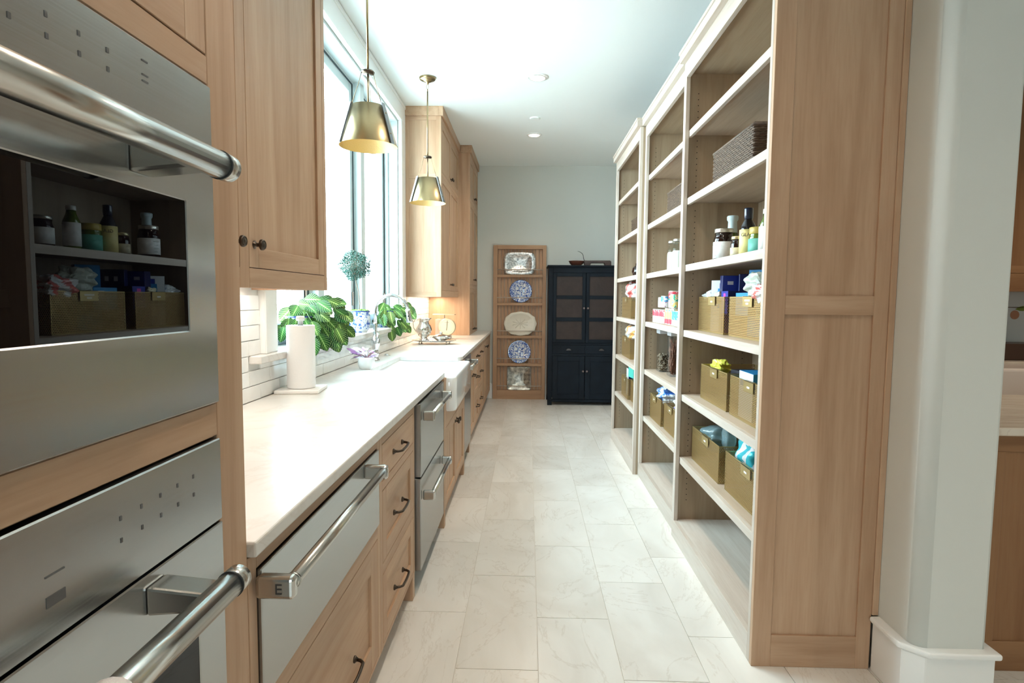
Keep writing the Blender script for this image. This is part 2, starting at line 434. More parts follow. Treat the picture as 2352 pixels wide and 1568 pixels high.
def ring_frame(mb, F, outer, inner, w0, w1):
    def loop(r, w): return [mb.b.verts.new(F.pt(u, v, w)) for u, v in ((r[0], r[2]), (r[1], r[2]), (r[1], r[3]), (r[0], r[3]))]
    A, B, C_, D = loop(outer, w1), loop(inner, w1), loop(inner, w0), loop(outer, w0)
    for P, Q in ((A, B), (B, C_), (C_, D), (D, A)):
        for i in range(4): mb._f([P[i], P[(i+1) % 4], Q[(i+1) % 4], Q[i]])
def knob(F, u, v, parent, r=.016, name='knob', mat=None):
    c = Vector(F.pt(u, v, 0)); n = F.n(); ax = 'x' if abs(n.x) > .5 else 'y'; sg = n.x if ax == 'x' else n.y
    pr = [(r*.75, 0), (r*.75, .003), (r*.38, .006), (r*.38, .016), (r, .022), (r*1.02, .028), (r*.8, .033), (r*.7, .031), (r*.45, .032), (1e-4, .034)]
    mb = MB().lathe([(a, h*sg) for a, h in pr], c, 16, ax, caps=False)
    return mb.build(name, mat or BRONZE, parent)
def pull(F, u, v, parent, L=.13, name='pull', vertical=False):
    mb = MB(); n = F.n()
    def P(t, w): return Vector(F.pt(u + (0 if vertical else t), v + (t if vertical else 0), w))
    ax = 'x' if abs(n.x) > .5 else 'y'; sg = n.x if ax == 'x' else n.y
    for e in (-1, 1):
        mb.lathe([(a, h*sg) for a, h in ((.011, 0), (.011, .004), (.007, .008), (.0055, .012))], P(e*L/2, 0), 12, ax)
    pts = [P(-L/2, .005)] + [P(-L/2+.004, .02), P(-L/2+.014, .03)] + [P(L*(k/8-.5)*.78, .032+.003*math.sin(math.pi*k/8)) for k in range(9)] + [P(L/2-.014, .03), P(L/2-.004, .02), P(L/2, .005)]
    mb.tube(pts, .0052, 8)
    return mb.build(name, BRONZE, parent)

# ================================================================== THE ROOM
WX = -1.175; CZ = 3.155; BY = 8.06
# floor: grout bed with real tiles
fl = sempty('floor')
MB().box(-1.4, 5.2, -4.2, 8.3, -.12, -.0035).build('grout_bed', GROUT, fl)
TW, TL = .311, .745
tm = MB().box(0, TW-.003, 0, TL-.003, -.03, 0)
tile0 = tm.build('tile', FLOOR, fl)
tme = tile0.data; COL.objects.unlink(tile0); bpy.data.objects.remove(tile0)
offs = {0: 2.105, 1: 2.47, 2: 2.06, 3: 2.35, 4: 2.2, 5: 2.5, 6: 2.12, -1: 2.5, -2: 2.2, -3: 2.45}
rest = MB()
for c in range(-3, 19):
    x = -.257 + c*TW
    y0 = offs.get(c, 2.1 + (c*.37) % .7)
    k0 = -9
    for k in range(k0, 9):
        y = y0 + k*TL
        if y > BY or y < -4.2: continue
        vis = (x > -.65 and x < .9 and y > .9) or (x >= .9 and x < 2.4 and 1.2 < y < 2.2)
        if vis:
            o = share('tile', tme, fl, (x+.0015, y+.0015, 0))
            if y+TL > 8.1: pass
        else:
            rest.box(x+.0015, x+TW-.0015, y+.0015, y+TL-.0015, -.03, 0)
r = rest.build('tile_field', FLOOR, fl, kind='stuff')
struct('ceiling', MB().box(-1.45, 5.2, -4.2, 8.3, CZ, CZ+.15), CEIL)
# walls
wl = sempty('wall_left')
mb = MB()
mb.box(-1.42, WX-.012, -4.2, 2.62, 0, CZ); mb.box(-1.42, WX-.012, 5.40, 8.2, 0, CZ)
mb.box(-1.42, WX-.012, 2.62, 5.40, 0, 1.095); mb.box(-1.42, WX-.012, 2.62, 5.40, 2.972, CZ)
mb.build('wall_surface', WALL, wl)
struct('wall_back', MB().box(-1.42, 1.6, BY, BY+.2, 0, CZ), WALL)
wr = sempty('wall_right')
pts = [(1.565, 8.06), (1.325, 8.06), (1.325, 2.0)]
R = .045
for k in range(0, 9):
    a = math.pi + (math.pi/2)*k/8
    pts.append((1.325+R + R*math.cos(a), 1.955+R + R*math.sin(a)))
for k in range(0, 7):
    a = -math.pi/2 + (math.pi/2)*k/6
    pts.append((1.565-.012 + .012*math.cos(a), 1.955+.012 + .012*math.sin(a)))
o = MB().prism(pts, 'z', 0, CZ).build('wall_end', WALL, wr)
for f in o.data.polygons: f.use_smooth = abs(f.normal.z) < .5 and f.area < .2
# rear wall with an unseen opening added to let in sky light, and side wall (both behind / beside the camera)
mb = MB(); mb.box(-1.42, -.3, -4.2, -4, 0, CZ); mb.box(.5, 5.2, -4.2, -4, 0, CZ); mb.box(-.3, .5, -4.2, -4, 0, 1.1); mb.box(-.3, .5, -4.2, -4, 1.9, CZ)
struct('wall_rear', mb, WALL)
mb = MB(); mb.box(5, 5.2, -4.2, 8.2, 0, CZ)
struct('wall_side', mb, WALL)
struct('wall_kitchen', MB().box(1.565, 5.2, 4.85, 5.0, 0, CZ), WALL)
# subway tiles on the left wall, each its own piece
MB().box(WX-.012, WX-.009, .9, 2.60, .93, 1.5).box(WX-.012, WX-.009, 2.60, 5.6, .93, 1.095).box(WX-.012, WX-.009, 5.55, 7.05, .93, 1.42).build('wall_grout', TGROUT, wl)
tl = MB().box(0, .008, .0012, .1968, .0012, .0638)
t0 = tl.build('wall_tile', TILE, wl, bevel=.0018); tilemesh = []
for q in range(1):
    tilemesh.append(t0.data)
hl = MB().box(0, .008, .0012, .097, .0012, .0638).build('wall_tile', TILE, wl, bevel=.0018)
def wtile(y, z, w):
    src = tilemesh[0]
    o = share('wall_tile', src, wl, (WX-.009, y, z), (random.uniform(-.004, .004), random.uniform(-.008, .008), random.uniform(-.006, .006)), (1, w/.198, 1))
    md = o.modifiers.new('bevel', 'BEVEL'); md.width = .0018; md.segments = 2
for r_ in range(8):
    z = .935 + r_*.065
    off = (r_ % 2)*.1
    segs = [(1.95, 7.02)] if r_ < 2 else [(1.95, 2.56 if r_ > 2 else 2.44), (5.62, 7.02)]
    for a, b in segs:
        y = a - off
        while y < b - .02:
            y1 = min(y+.2, b); y0 = max(y, a)
            if y1-y0 > .02 and z+.066 < 1.455: wtile(y0, z, y1-y0)
            y += .2
y = 1.95
while y < 5.6:
    y1 = min(y+.2, 5.6)
    if not (y > 2.44 and False):
        o = share('wall_tile', tilemesh[0], wl, (WX-.009, y, 1.065), (0, 0, 0), (1, (y1-y)/.198, .44)) if y+.1 > 2.46 else None
    y = y1
for o in (t0, hl): bpy.data.objects.remove(o)
# window trim, sill, casing
tr = sempty('trim_window')
mb = MB()
mb.box(WX-.012, -1.158, 2.50, 5.597, 2.972, 3.15)          # head board
mb.box(WX-.012, -1.15, 2.50, 5.597, 3.118, 3.15)
mb.box(-1.158, -1.148, 2.60, 5.46, 2.972, 2.99)
mb.build('head_casing', TRIM, tr, bevel=.003)
MB().box(WX-.012, -1.158, 5.40, 5.597, 1.13, 2.972).box(-1.158, -1.15, 5.40, 5.425, 1.13, 2.99).build('far_casing', TRIM, tr, bevel=.003)
MB().box(WX-.012, -1.158, 2.56, 2.70, 1.13, 2.972).box(-1.158, -1.15, 2.56, 2.60, 1.13, 2.972).build('near_casing', TRIM, tr, bevel=.003)
struct('trim_sill', MB().box(-1.36, -1.13, 2.46, 5.44, 1.095, 1.13), COUNTER, bevel=.004)
def casement(idx, y0, y1):
    wn = sempty('window_%d' % idx)
    z0, z1 = 1.13, 2.972
    MB().box(-1.39, -1.30, y0, y0+.012, z0, z1).box(-1.39, -1.30, y1-.012, y1, z0, z1).box(-1.39, -1.30, y0+.012, y1-.012, z1-.03, z1).box(-1.39, -1.30, y0+.012, y1-.012, z0, z0+.02).build('window_frame', WINW, wn, bevel=.002)
    a, b, c, d = y0+.016, y1-.016, z0+.024, z1-.034; s_ = .07
    MB().box(-1.35, -1.31, a, a+s_, c, d).box(-1.35, -1.31, b-s_, b, c, d).box(-1.35, -1.31, a+s_, b-s_, c, c+s_+.02).box(-1.35, -1.31, a+s_, b-s_, d-s_, d).build('sash', WINW, wn, bevel=.004)
    MB().box(-1.333, -1.329, a+s_, b-s_, c+s_, d-s_).build('pane', GLASS, wn)
    for yy in (a, b): MB().box(-1.3115, -1.302, yy-.0035, yy+.0035, c, d).build('weather_strip', simple('weather_strip', (.05, .08, .09), .6), wn)
    for yy in (a+s_, b-s_): MB().box(-1.312, -1.306, yy-.002, yy+.002, c+s_, d-s_).build('glazing_bead', simple('glazing_bead', (.25, .36, .38), .5), wn)
    MB().box(-1.3115, -1.302, a, b, d-.0035, d+.0035).build('weather_strip', MATS['weather_strip'], wn)
    mb = MB().box(-1.312, -1.296, (y0+y1)/2-.02, (y0+y1)/2+.02, c+.02, c+.035); mb.tube([(-1.30, (y0+y1)/2, c+.03), (-1.285, (y0+y1)/2+.02, c+.04), (-1.28, (y0+y1)/2+.09, c+.035)], .005, 6)
    mb.build('crank_handle', BRONZE, wn)
    MB().box(-1.312, -1.295, y1-.075, y1-.055, 1.32, 1.42).build('sash_lock', BRONZE, wn)
casement(1, 2.70, 3.50); casement(2, 3.60, 4.43); casement(3, 4.53, 5.38)
MB().box(-1.40, -1.25, 3.50, 3.60, 1.13, 2.972).build('mullion', WINW, tr, bevel=.003)
MB().box(-1.40, -1.25, 4.43, 4.53, 1.13, 2.972).build('mullion', WINW, tr, bevel=.003)
MB().box(-1.42, -1.187, 5.38, 5.40, 1.13, 2.972).box(-1.42, -1.187, 2.68, 2.70, 1.13, 2.972).box(-1.42, -1.187, 2.70, 5.38, 2.955, 2.972).box(-1.30, -1.27, 5.355, 5.38, 1.13, 2.955).build('jamb', WINW, tr, bevel=.002)
# outside: pale porch soffit and terrace slab seen as a white haze through the panes
struct('ground', MB().box(-14, -1.45, -6, 20, -.3, -.05), simple('pale_terrace', (.72, .74, .72), .8))
# back wall baseboard
def baseboard(name, axis, a, b, p, d, h=.21):
    # axis: direction it runs; p: wall plane; d: outward sign
    mb = MB()
    if axis == 'x':
        mb.box(a, b, p, p+d*.016, 0, h-.012); mb.box(a, b, p, p+d*.028, h-.012, h)
    else:
        mb.box(p, p+d*.016, a, b, 0, h-.012); mb.box(p, p+d*.028, a, b, h-.012, h)
    return struct(name, mb, TRIM, bevel=.003)
baseboard('baseboard_back', 'x', -.56, -.475, BY, -1)
baseboard('baseboard_back', 'x', .262, 1.32, BY, -1)
baseboard('baseboard_side', 'y', 5.9, BY-.03, 1.325, -1)
# pillar base with cap, rounded corner follows the wall end
def offset_poly(e, c):
    p = [(1.325-e, 2.158), (1.325-e, 1.955+c), (1.325+c, 1.955-e), (1.565+e, 1.955-e), (1.565+e, 2.3), (1.45, 2.3), (1.45, 2.158)]
    return p
mb = MB(); mb.prism(offset_poly(.020, .03), 'z', 0, .19)
mb.build('baseboard_pillar', TRIM, bevel=.003)['kind'] = 'structure'
mb = MB(); mb.prism(offset_poly(.034, .035), 'z', .19, .212)
mb.build('trim_pillar_cap', TRIM, bevel=.008, seg=3)['kind'] = 'structure'
print('shell ok')

# ================================================================== LEFT RUN
LF = -.51                      # face plane of the left base cabinets
FL = Face('+X', LF)
# ---- oven tower
tw = thing('oven_tower_cabinet', 'tall oak cabinet housing the two stacked steel ovens at left edge', 'cabinet', (-.84, .56, 0))
mb = MB(); mb.mat(OV); mb.box(WX, LF-.022, .09, .11, .1, CZ); mb.box(WX, LF-.022, 1.015, 1.035, .1, CZ); mb.box(WX, WX+.01, .11, 1.015, .1, CZ)
mb.box(WX+.01, LF-.06, .11, 1.015, 1.74, 1.755); mb.box(WX+.01, LF-.06, .11, 1.015, 1.16, 1.20); mb.box(WX+.01, LF-.06, .11, 1.015, .5, .52)
mb.build('carcass', parent=tw)
mb = MB(); mb.mat(OV); FL.box(mb, .095, .185, .1, CZ, -.022, 0); FL.box(mb, .945, 1.035, .1, CZ, -.022, 0)
mb.mat(OY)
for a, b in ((.1, .13), (.50, .545), (1.157, 1.211), (1.718, 1.762), (2.95, CZ)): FL.box(mb, .185, .945, a, b, -.022, 0)
mb.build('face_frame', parent=tw, bevel=.0015)
d = shaker(FL, .185, .945, 1.762, 2.95, tw); knob(FL, .23, 1.83, d)
dr = shaker(FL, .185, .945, .13, .50, tw, 'drawer'); pull(FL, .565, .35, dr)
# ---- ovens
def oven(name, label, zc0, zc1, zd0, zd1, g0, g1, hz, marks, loc):
    t = thing(name, label, 'oven', loc)
    MB().box(LF-.5, LF-.03, .20, .93, zd0+.03, zc1-.02).build('oven_body', BLACK, t)
    mb = MB(); FL.box(mb, .187, .943, zc0, zc1, -.028, .006); p = mb.build('control_panel', STEEL, t, bevel=.002)
    for (u, v, a, b) in marks:
        mb = MB(); FL.box(mb, u, u+a, v, v+b, .006, .0066); mb.build('touch_symbol', simple('printed_grey', (.10, .10, .10), .5), p)
    mb = MB(); ring_frame(mb, FL, (.187, .943, zd0, zd1), (.255, .865, g0, g1), -.028, .006)   # door as one frame round the window
    dd = mb.build('door', STEEL, t, bevel=.0015)
    mb = MB(); FL.box(mb, .2545, .8655, g0-.0005, g1+.0005, -.02, .0045); mb.build('window_glass', BLKG, dd)
    hx = LF+.093
    mb = MB(); mb.tube([(hx, .316, hz), (hx, .80, hz)], .0185, 24)
    mb.build('handle', STEELB, dd)
    mb = MB()
    for y in (.306, .810): MB().tube([(hx, y-.012, hz), (hx, y-.0105, hz), (hx, y+.0105, hz), (hx, y+.012, hz)], [.0165, .0187, .0187, .0165], 28).build('handle_end_cap', STEELB, dd)
    for y in (.320, .796): MB().tube([(hx, y-.0016, hz), (hx, y+.0016, hz)], .0196, 28).build('handle_ring', BLACK, dd)
    for y in (.345, .765):
        MB().prism([(LF+.006, hz-.020), (hx, hz-.012), (hx, hz+.012), (LF+.006, hz+.020)], 'y', y-.022, y+.022).build('handle_bracket', STEELB, dd, bevel=.004, seg=2)
    return t
mk = []
for i in range(6):
    for j in range(2): mk.append((.86-.0 - i*.045 - .15, 1.652+j*.022, .004, .006))
mk += [(.775, 1.69, .012, .002), (.775, 1.672, .012, .002), (.775, 1.664, .012, .002)]
oven('wall_oven', 'upper stainless steel wall oven with black window reflecting the shelves', 1.617, 1.714, 1.213, 1.613, 1.334, 1.525, 1.562, mk, (-.7, .565, 1.21))
mk = []
for i in range(5):
    for j in range(2): mk.append((.86 - i*.04, 1.082+j*.028-.001*i, .0035, .006))
mk += [(.585, 1.088, .026, .002), (.585, 1.055, .026, .012)]
ov2 = oven('wall_oven', 'lower stainless steel wall oven with the towel on its handle', 1.017, 1.153, .55, 1.013, .62, .885, .978, mk, (-.7, .565, .55))
# towel over the lower handle
mb = MB(); hx = LF+.093; hz = .978; nseg = 18
prof = [(hx-.024, hz-.30)] + [(hx-.0225+.002*math.sin(i), hz-.30+.06*i) for i in range(1, 5)] + [(hx + .0225*math.cos(a), hz + .0225*math.sin(a)) for a in [math.pi - math.pi*k/8 for k in range(9)]] + [(hx+.0235, hz-.06*i) for i in range(1, 6)]
cols = []
for j in range(15):
    y = .33+.225*j/14; cols.append([(x + .003*math.sin(j*1.3+i*.3), y + .004*math.sin(i*.7), z) for i, (x, z) in enumerate(prof)])
TOW = simple('white_towel', (.84, .80, .80), .95, bump=.4, bscale=300); TOWP = simple('pink_stripe', (.75, .25, .32), .95)
vs = [[mb.b.verts.new(p) for p in c_] for c_ in cols]
for j in range(14):
    mb.mat(TOWP if j in (0, 12) else TOW)
    for i in range(len(prof)-1): mb._f([vs[j][i], vs[j+1][i], vs[j+1][i+1], vs[j][i+1]], True)
o = mb.build('hand_towel', None, loc=(hx, .44, hz-.2)); md = o.modifiers.new('thick', 'SOLIDIFY'); md.thickness = .003; md.offset = 1
tag(o, 'white towel with pink stripes hung over the lower oven handle', 'towel')

# ---- base cabinets: helper for carcass + frame
def base_cab(name, label, u0, u1, z0=.115, z1=.903, face=FL, stile=.035, rails=(), toe=True, feet=(), stilesplit=()):
    F = face; x = F.p
    t = thing(name, label, 'cabinet', (x-.3, (u0+u1)/2, 0))
    mb = MB(); mb.mat(OV)
    mb.box(WX+.002, x-.022, u0, u0+.018, z0, z1); mb.box(WX+.002, x-.022, u1-.018, u1, z0, z1); mb.box(WX+.002, x-.022, u0+.018, u1-.018, z0, z0+.018)
    mb.build('carcass', parent=t)
    mb = MB(); mb.mat(OV)
    F.box(mb, u0, u0+stile, z0, z1, -.022, 0); F.box(mb, u1-stile, u1, z0, z1, -.022, 0)
    for s_ in stilesplit: F.box(mb, s_[0], s_[1], z0, z1, -.022, 0)
    mb.mat(OY)
    us = [u0+stile] + [q for s_ in stilesplit for q in s_] + [u1-stile]
    for a, b, i in rails:
        F.box(mb, us[2*i], us[2*i+1], a, b, -.022, 0)
    mb.build('face_frame', parent=t, bevel=.001)
    mb = MB(); mb.box(x-.10, x-.075, u0, u1, 0, z0); mb.build('toe_kick', OY, t)
    for f0, f1 in feet:
        MB().box(x-.075, x-.001, f0, f1, 0, z0).build('foot', OV, t, bevel=.001)
    return t
a = base_cab('warming_drawer_cabinet', 'oak base cabinet holding the steel warming drawer above a deep drawer', 1.037, 2.000, rails=[(.87, .903, 0), (.553, .602, 0), (.115, .130, 0)], stile=.033)
dr = shaker(FL, 1.07, 1.967, .13, .553, a, 'drawer', fr=.085); pull(FL, 1.60, .30, dr, .16)
wd = thing('warming_oven', 'stainless steel warming drawer with long bar handle under the counter', 'oven drawer', (-.7, 1.5, .6))
mb = MB(); mb.box(-1.0, LF-.02, 1.10, 1.93, .63, .85); mb.build('drawer_box', BLACK, wd)
mb = MB(); FL.box(mb, 1.073, 1.964, .605, .867, -.02, .008); fr_ = mb.build('front_panel', STEEL, wd, bevel=.002)
def bar_handle(F, u0, u1, v, w, parent, h=.044, bw=.026, r=.0135, emblem=False):
    for u in (u0, u1):
        mb = MB(); F.box(mb, u-bw/2, u+bw/2, v-h/2, v+h/2, .006, w+.012); mb.build('handle_bracket', STEELB, parent, bevel=.008, seg=3)
    mb = MB(); mb.tube([F.pt(u0+.004, v+.004, w), F.pt(u1-.004, v+.004, w)], r, 16); mb.build('handle', STEELB, parent)
    for u in (u0+bw/2+.003, u1-bw/2-.003): MB().tube([F.pt(u-.003, v+.004, w), F.pt(u+.003, v+.004, w)], r*1.15, 16).build('handle_ring', STEELB, parent)
    if emblem:
        mb = MB(); uu = u0-bw/2
        for k, (a, b, c, d_) in enumerate([(0, .003, -.010, .010), (.003, .012, -.010, -.007), (.003, .012, -.0015, .0015), (.003, .012, .007, .010)]):
            F_ = F; mb.box(F.p+w-.022+a, F.p+w-.022+b, uu-.0006, uu+.0002, v+c, v+d_)
        mb.build('emblem', simple('printed_dark', (.05, .05, .05), .4), parent)
bar_handle(FL, 1.060, 1.79, .842, .068, fr_, emblem=True)
b_ = base_cab('drawer_cabinet', 'oak base cabinet with three drawers beside the refrigerator drawers', 2.002, 2.632, stile=.032,
              rails=[(.866, .903, 0), (.697, .731, 0), (.389, .429, 0), (.115, .131, 0)], feet=[(2.585, 2.631)])
dr = shaker(FL, 2.034, 2.60, .731, .866, b_, 'drawer', slab=True); pull(FL, 2.285, .795, dr, .15)
dr = shaker(FL, 2.034, 2.60, .429, .697, b_, 'drawer', fr=.06); pull(FL, 2.285, .555, dr, .15)
dr = shaker(FL, 2.034, 2.60, .131, .389, b_, 'drawer', fr=.06); pull(FL, 2.285, .255, dr, .15)
# ---- refrigerator drawers
fg = thing('refrigerator_drawers', 'two stainless steel refrigerator drawers with bar handles under the counter', 'refrigerator', (-.8, 3.04, 0))
MB().box(WX+.02, -.525, 2.65, 3.42, .10, .895).build('appliance_body', simple('appliance_grey', (.5, .52, .53), .4, .6), fg)
MB().box(-.60, -.57, 2.64, 3.43, 0, .10).build('toe_plate', BLACK, fg)
FR = Face('+X', -.502)
for z0, z1, hz in ((.552, .897, .835), (.105, .546, .458)):
    mb = MB(); FR.box(mb, 2.66, 3.405, z0, z1, -.016, .016); q = mb.build('drawer_front', STEEL, fg, bevel=.003)
    bar_handle(Face('+X', -.489), 2.70, 3.30, hz, .052, q, h=.046, bw=.024, r=.0125)
    mb = MB(); mb.box(-.526, -.518, 2.665, 3.40, z0+.004, z1-.004); mb.build('gasket', simple('gasket_grey', (.75, .78, .80), .5), q)
# ---- sink cabinet
SF = Face('+X', -.487)
s_ = base_cab('sink_cabinet', 'oak sink base cabinet with two doors under the white apron sink', 3.437, 4.56, z0=.10, z1=.70, face=SF, stile=.05,
              rails=[(.60, .70, 0), (.10, .112, 0)], feet=[(3.437, 3.487), (4.51, 4.56)])
mb = MB(); SF.box(mb, 3.437, 3.52, .70, .903, -.022, 0); SF.box(mb, 4.475, 4.56, .70, .903, -.022, 0); mb.build('side_stile', OV, s_, bevel=.001)
d = shaker(SF, 3.487, 3.998, .112, .60, s_); knob(SF, 3.955, .545, d)
d = shaker(SF, 4.0, 4.51, .112, .60, s_); knob(SF, 4.04, .545, d)
# ---- farmhouse sink
sk = thing('farmhouse_sink', 'white fireclay apron-front sink set into the counter by the window', 'sink', (-.72, 4.0, .7))
x0, x1, y0, y1, z0, z1 = -1.0, -.428, 3.53, 4.465, .69, .906; t_ = .028
def rrect(x0, x1, y0, y1, r, n=6):
    out = []
    for cx, cy, a0 in ((x1-r, y1-r, 0), (x0+r, y1-r, math.pi/2), (x0+r, y0+r, math.pi), (x1-r, y0+r, 1.5*math.pi)):
        for k in range(n+1): out.append((cx + r*math.cos(a0+math.pi/2*k/n), cy + r*math.sin(a0+math.pi/2*k/n)))
    return out
mb = MB(); loops = []
for (e, z, rr) in ((.02, z0, .03), (.006, z0+.006, .04), (0, z0+.02, .045), (0, z1-.012, .045), (.003, z1-.004, .043), (.010, z1, .04), (.030, z1, .05), (.036, z1-.005, .05), (.040, z1-.02, .05), (.048, z0+.07, .055), (.070, z0+.035, .06), (.12, z0+.028, .06)):
    loops.append([mb.b.verts.new((p[0], p[1], z)) for p in rrect(x0+e, x1-e, y0+e, y1-e, rr)])
for A, B in zip(loops, loops[1:]):
    for i in range(len(A)): mb._f([A[i], A[(i+1) % len(A)], B[(i+1) % len(A)], B[i]], True)
mb._f(loops[0][::-1]); mb._f(loops[-1])
o = mb.build('basin', CERAM, sk)
MB().lathe([(.045, 0), (.045, .003), (.03, .001), (1e-4, .001)], (-.74, 4.0, z0+t_), 20).build('drain', CHROME, sk)
# ---- dishwasher
dw = thing('dishwasher', 'stainless steel dishwasher on the far side of the white sink', 'dishwasher', (-.8, 4.88, 0))
MB().box(WX+.02, -.53, 4.585, 5.175, .10, .895).build('tub_body', BLACK, dw)
MB().box(-.60, -.57, 4.58, 5.18, 0, .10).build('toe_plate', BLACK, dw)
mb = MB(); mb.box(-.53, -.497, 4.583, 5.177, .12, .895); q = mb.build('door', STEEL, dw, bevel=.003)
bar_handle(Face('+X', -.499), 4.63, 5.12, .83, .06, q, h=.04, bw=.024, r=.0125)
# ---- far end base cabinets
ends = [('pull_out_bin_cabinet', 'narrow oak base cabinet with pull-out front beside the dishwasher', 5.18, 5.70, 'bin'),
        ('drawer_cabinet', 'nearer of two oak three-drawer cabinets past the dishwasher', 5.70, 6.145, 'd3'),
        ('drawer_cabinet', 'farther of two oak three-drawer cabinets past the dishwasher', 6.145, 6.655, 'd3'),
        ('end_cabinet', 'last oak base cabinet with knob doors against the back wall', 6.655, 8.055, 'doors')]
for nm, lb, u0, u1, kd in ends:
    if kd == 'bin':
        t = base_cab(nm, lb, u0, u1, stile=.05, rails=[(.87, .903, 0), (.70, .725, 0), (.115, .135, 0)], feet=[(u0, u0+.05)])
        d = shaker(FL, u0+.05, u1-.05, .725, .87, t, 'drawer', slab=True); pull(FL, (u0+u1)/2+.02, .80, d)
        d = shaker(FL, u0+.05, u1-.05, .135, .70, t, 'door', fr=.05); pull(FL, (u0+u1)/2+.03, .66, d)
    elif kd == 'd3':
        t = base_cab(nm, lb, u0, u1, stile=.02, rails=[(.87, .903, 0), (.697, .725, 0), (.389, .419, 0), (.115, .131, 0)])
        for a, b, sl in ((.725, .87, True), (.419, .697, False), (.131, .389, False)):
            d = shaker(FL, u0+.02, u1-.02, a, b, t, 'drawer', slab=sl, fr=.05); pull(FL, (u0+u1)/2, (a+b)/2+(0 if sl else .03), d, .12)
    else:
        t = base_cab(nm, lb, u0, u1, stile=.03, rails=[(.87, .903, 0), (.115, .131, 0), (.87, .903, 1), (.115, .131, 1)], stilesplit=[(7.22, 7.26)])
        d = shaker(FL, u0+.03, 7.22, .131, .87, t); knob(FL, 7.15, .79, d)
        d = shaker(FL, 7.26, u1-.03, .131, .87, t); knob(FL, 7.32, .79, d)
# ---- worktop, one continuous stone with the sink notch
CT, CB = .935, .905
mb = MB(); fx = -.494; hx0, hx1, hy0, hy1 = -.968, fx, 3.575, 4.42
mb.prism([(WX, 1.037), (fx, 1.037), (fx, 3.50), (fx-.03, hy0), (hx0, hy0), (hx0, hy1), (fx-.03, hy1), (fx, 4.50), (fx, 8.05), (WX, 8.05)], 'z', CB, CT)
o = mb.build('worktop', COUNTER, loc=(-.83, 4.5, CB), bevel=.004, seg=2)
tag(o, 'long white veined stone worktop along the left wall', 'worktop')

# ---- upper cabinets
UF = Face('+X', -.855)
uc = thing('wall_cabinet', 'tall oak wall cabinet between the oven tower and the window', 'cabinet', (-1.0, 1.77, 1.41))
mb = MB(); mb.mat(OV); mb.box(WX, -.877, 1.037, 1.055, 1.411, CZ); mb.box(WX, -.877, 2.482, 2.50, 1.411, CZ); mb.mat(OY); mb.box(WX, -.877, 1.055, 2.482, 1.43, 1.448); mb.box(WX, WX+.01, 1.055, 2.482, 1.448, CZ)
mb.build('carcass', parent=uc)
mb = MB(); mb.mat(OV)
for a, b in ((1.037, 1.07), (1.737, 1.797), (2.466, 2.50)): UF.box(mb, a, b, 1.411, CZ, -.022, 0)
mb.mat(OY)
for a, b in ((1.07, 1.737), (1.797, 2.466)): UF.box(mb, a, b, 1.411, 1.472, -.022, 0); UF.box(mb, a, b, 2.98, CZ, -.022, 0)
mb.build('face_frame', parent=uc, bevel=.0015)
d = shaker(UF, 1.07, 1.737, 1.472, 2.98, uc, fr=.062); knob(UF, 1.707, 1.545, d, .017)
d = shaker(UF, 1.797, 2.466, 1.472, 2.98, uc, fr=.062); knob(UF, 1.832, 1.545, d, .017)
mb = MB(); mb.box(-1.12, -1.06, 1.3, 2.44, 1.418, 1.43); l_ = mb.build('light_strip', emit('strip_light_glow', (1, .93, .84), 6), uc)
UG = Face('+X', -.824)
fc = thing('wall_cabinet', 'oak wall cabinet with crown just past the window, above the silver tray', 'cabinet', (-1.0, 6.3, 1.39))
mb = MB(); mb.mat(OV); mb.box(WX, WX+.01, 5.63, 7.0, 1.42, CZ-.08); mb.box(WX, -.846, 6.98, 7.0, 1.39, CZ-.08); mb.mat(OY); mb.box(WX, -.846, 5.63, 6.98, 1.41, 1.428)
mb.build('carcass', parent=fc)
SP = Face('-Y', 5.602)
shaker(SP, WX+.002, -.824, 1.388, 3.08, fc, 'side_panel', fr=.045, mids=(2.52,), gap=0, t=.022, rec=.006)
mb = MB(); mb.mat(OV)
for a, b in ((5.625, 5.645), (6.955, 7.0)): UG.box(mb, a, b, 1.388, CZ-.08, -.022, 0)
mb.mat(OY)
for a, b in ((1.388, 1.452), (2.535, 2.565), (3.03, 3.075)): UG.box(mb, 5.645, 6.955, a, b, -.022, 0)
mb.build('face_frame', parent=fc, bevel=.001)
for a, b, k in ((5.645, 6.30, 6.265), (6.30, 6.955, 6.335)):
    d = shaker(UG, a, b, 1.452, 2.535, fc); knob(UG, k, 1.52, d, .014)
    d = shaker(UG, a, b, 2.565, 3.03, fc); knob(UG, k, 2.62, d, .014)
def crown(x0, y0, y1, parent, ret=None, h=.085, out=.022):
    mb = MB(); mb.box(x0-.02, x0+out, y0-(out if ret else 0), y1, CZ-h, CZ)
    if ret: mb.box(ret, x0-.02, y0-out, y0+.01, CZ-h, CZ)
    return mb.build('crown', OY, parent, bevel=.002)
crown(-.824, 5.602, 7.0, fc, ret=WX+.005)
mb = MB(); mb.box(-1.12, -1.06, 5.75, 6.9, 1.402, 1.41); mb.build('light_strip', MATS['strip_light_glow'], fc)
TF = Face('+X', -.69)
tc_ = thing('hutch_cabinet', 'tall oak cabinet standing on the worktop in the far left corner', 'cabinet', (-.93, 7.5, .935))
mb = MB(); mb.mat(OV); mb.box(WX, -.712, 7.005, 7.025, .936, CZ-.08); mb.box(WX, -.712, 8.035, 8.055, .936, CZ-.08); mb.box(WX, WX+.01, 7.025, 8.035, .936, CZ-.08)
mb.build('carcass', parent=tc_)
mb = MB(); mb.mat(OV)
for a, b in ((7.005, 7.045), (8.015, 8.055)): TF.box(mb, a, b, .936, CZ-.08, -.022, 0)
mb.mat(OY)
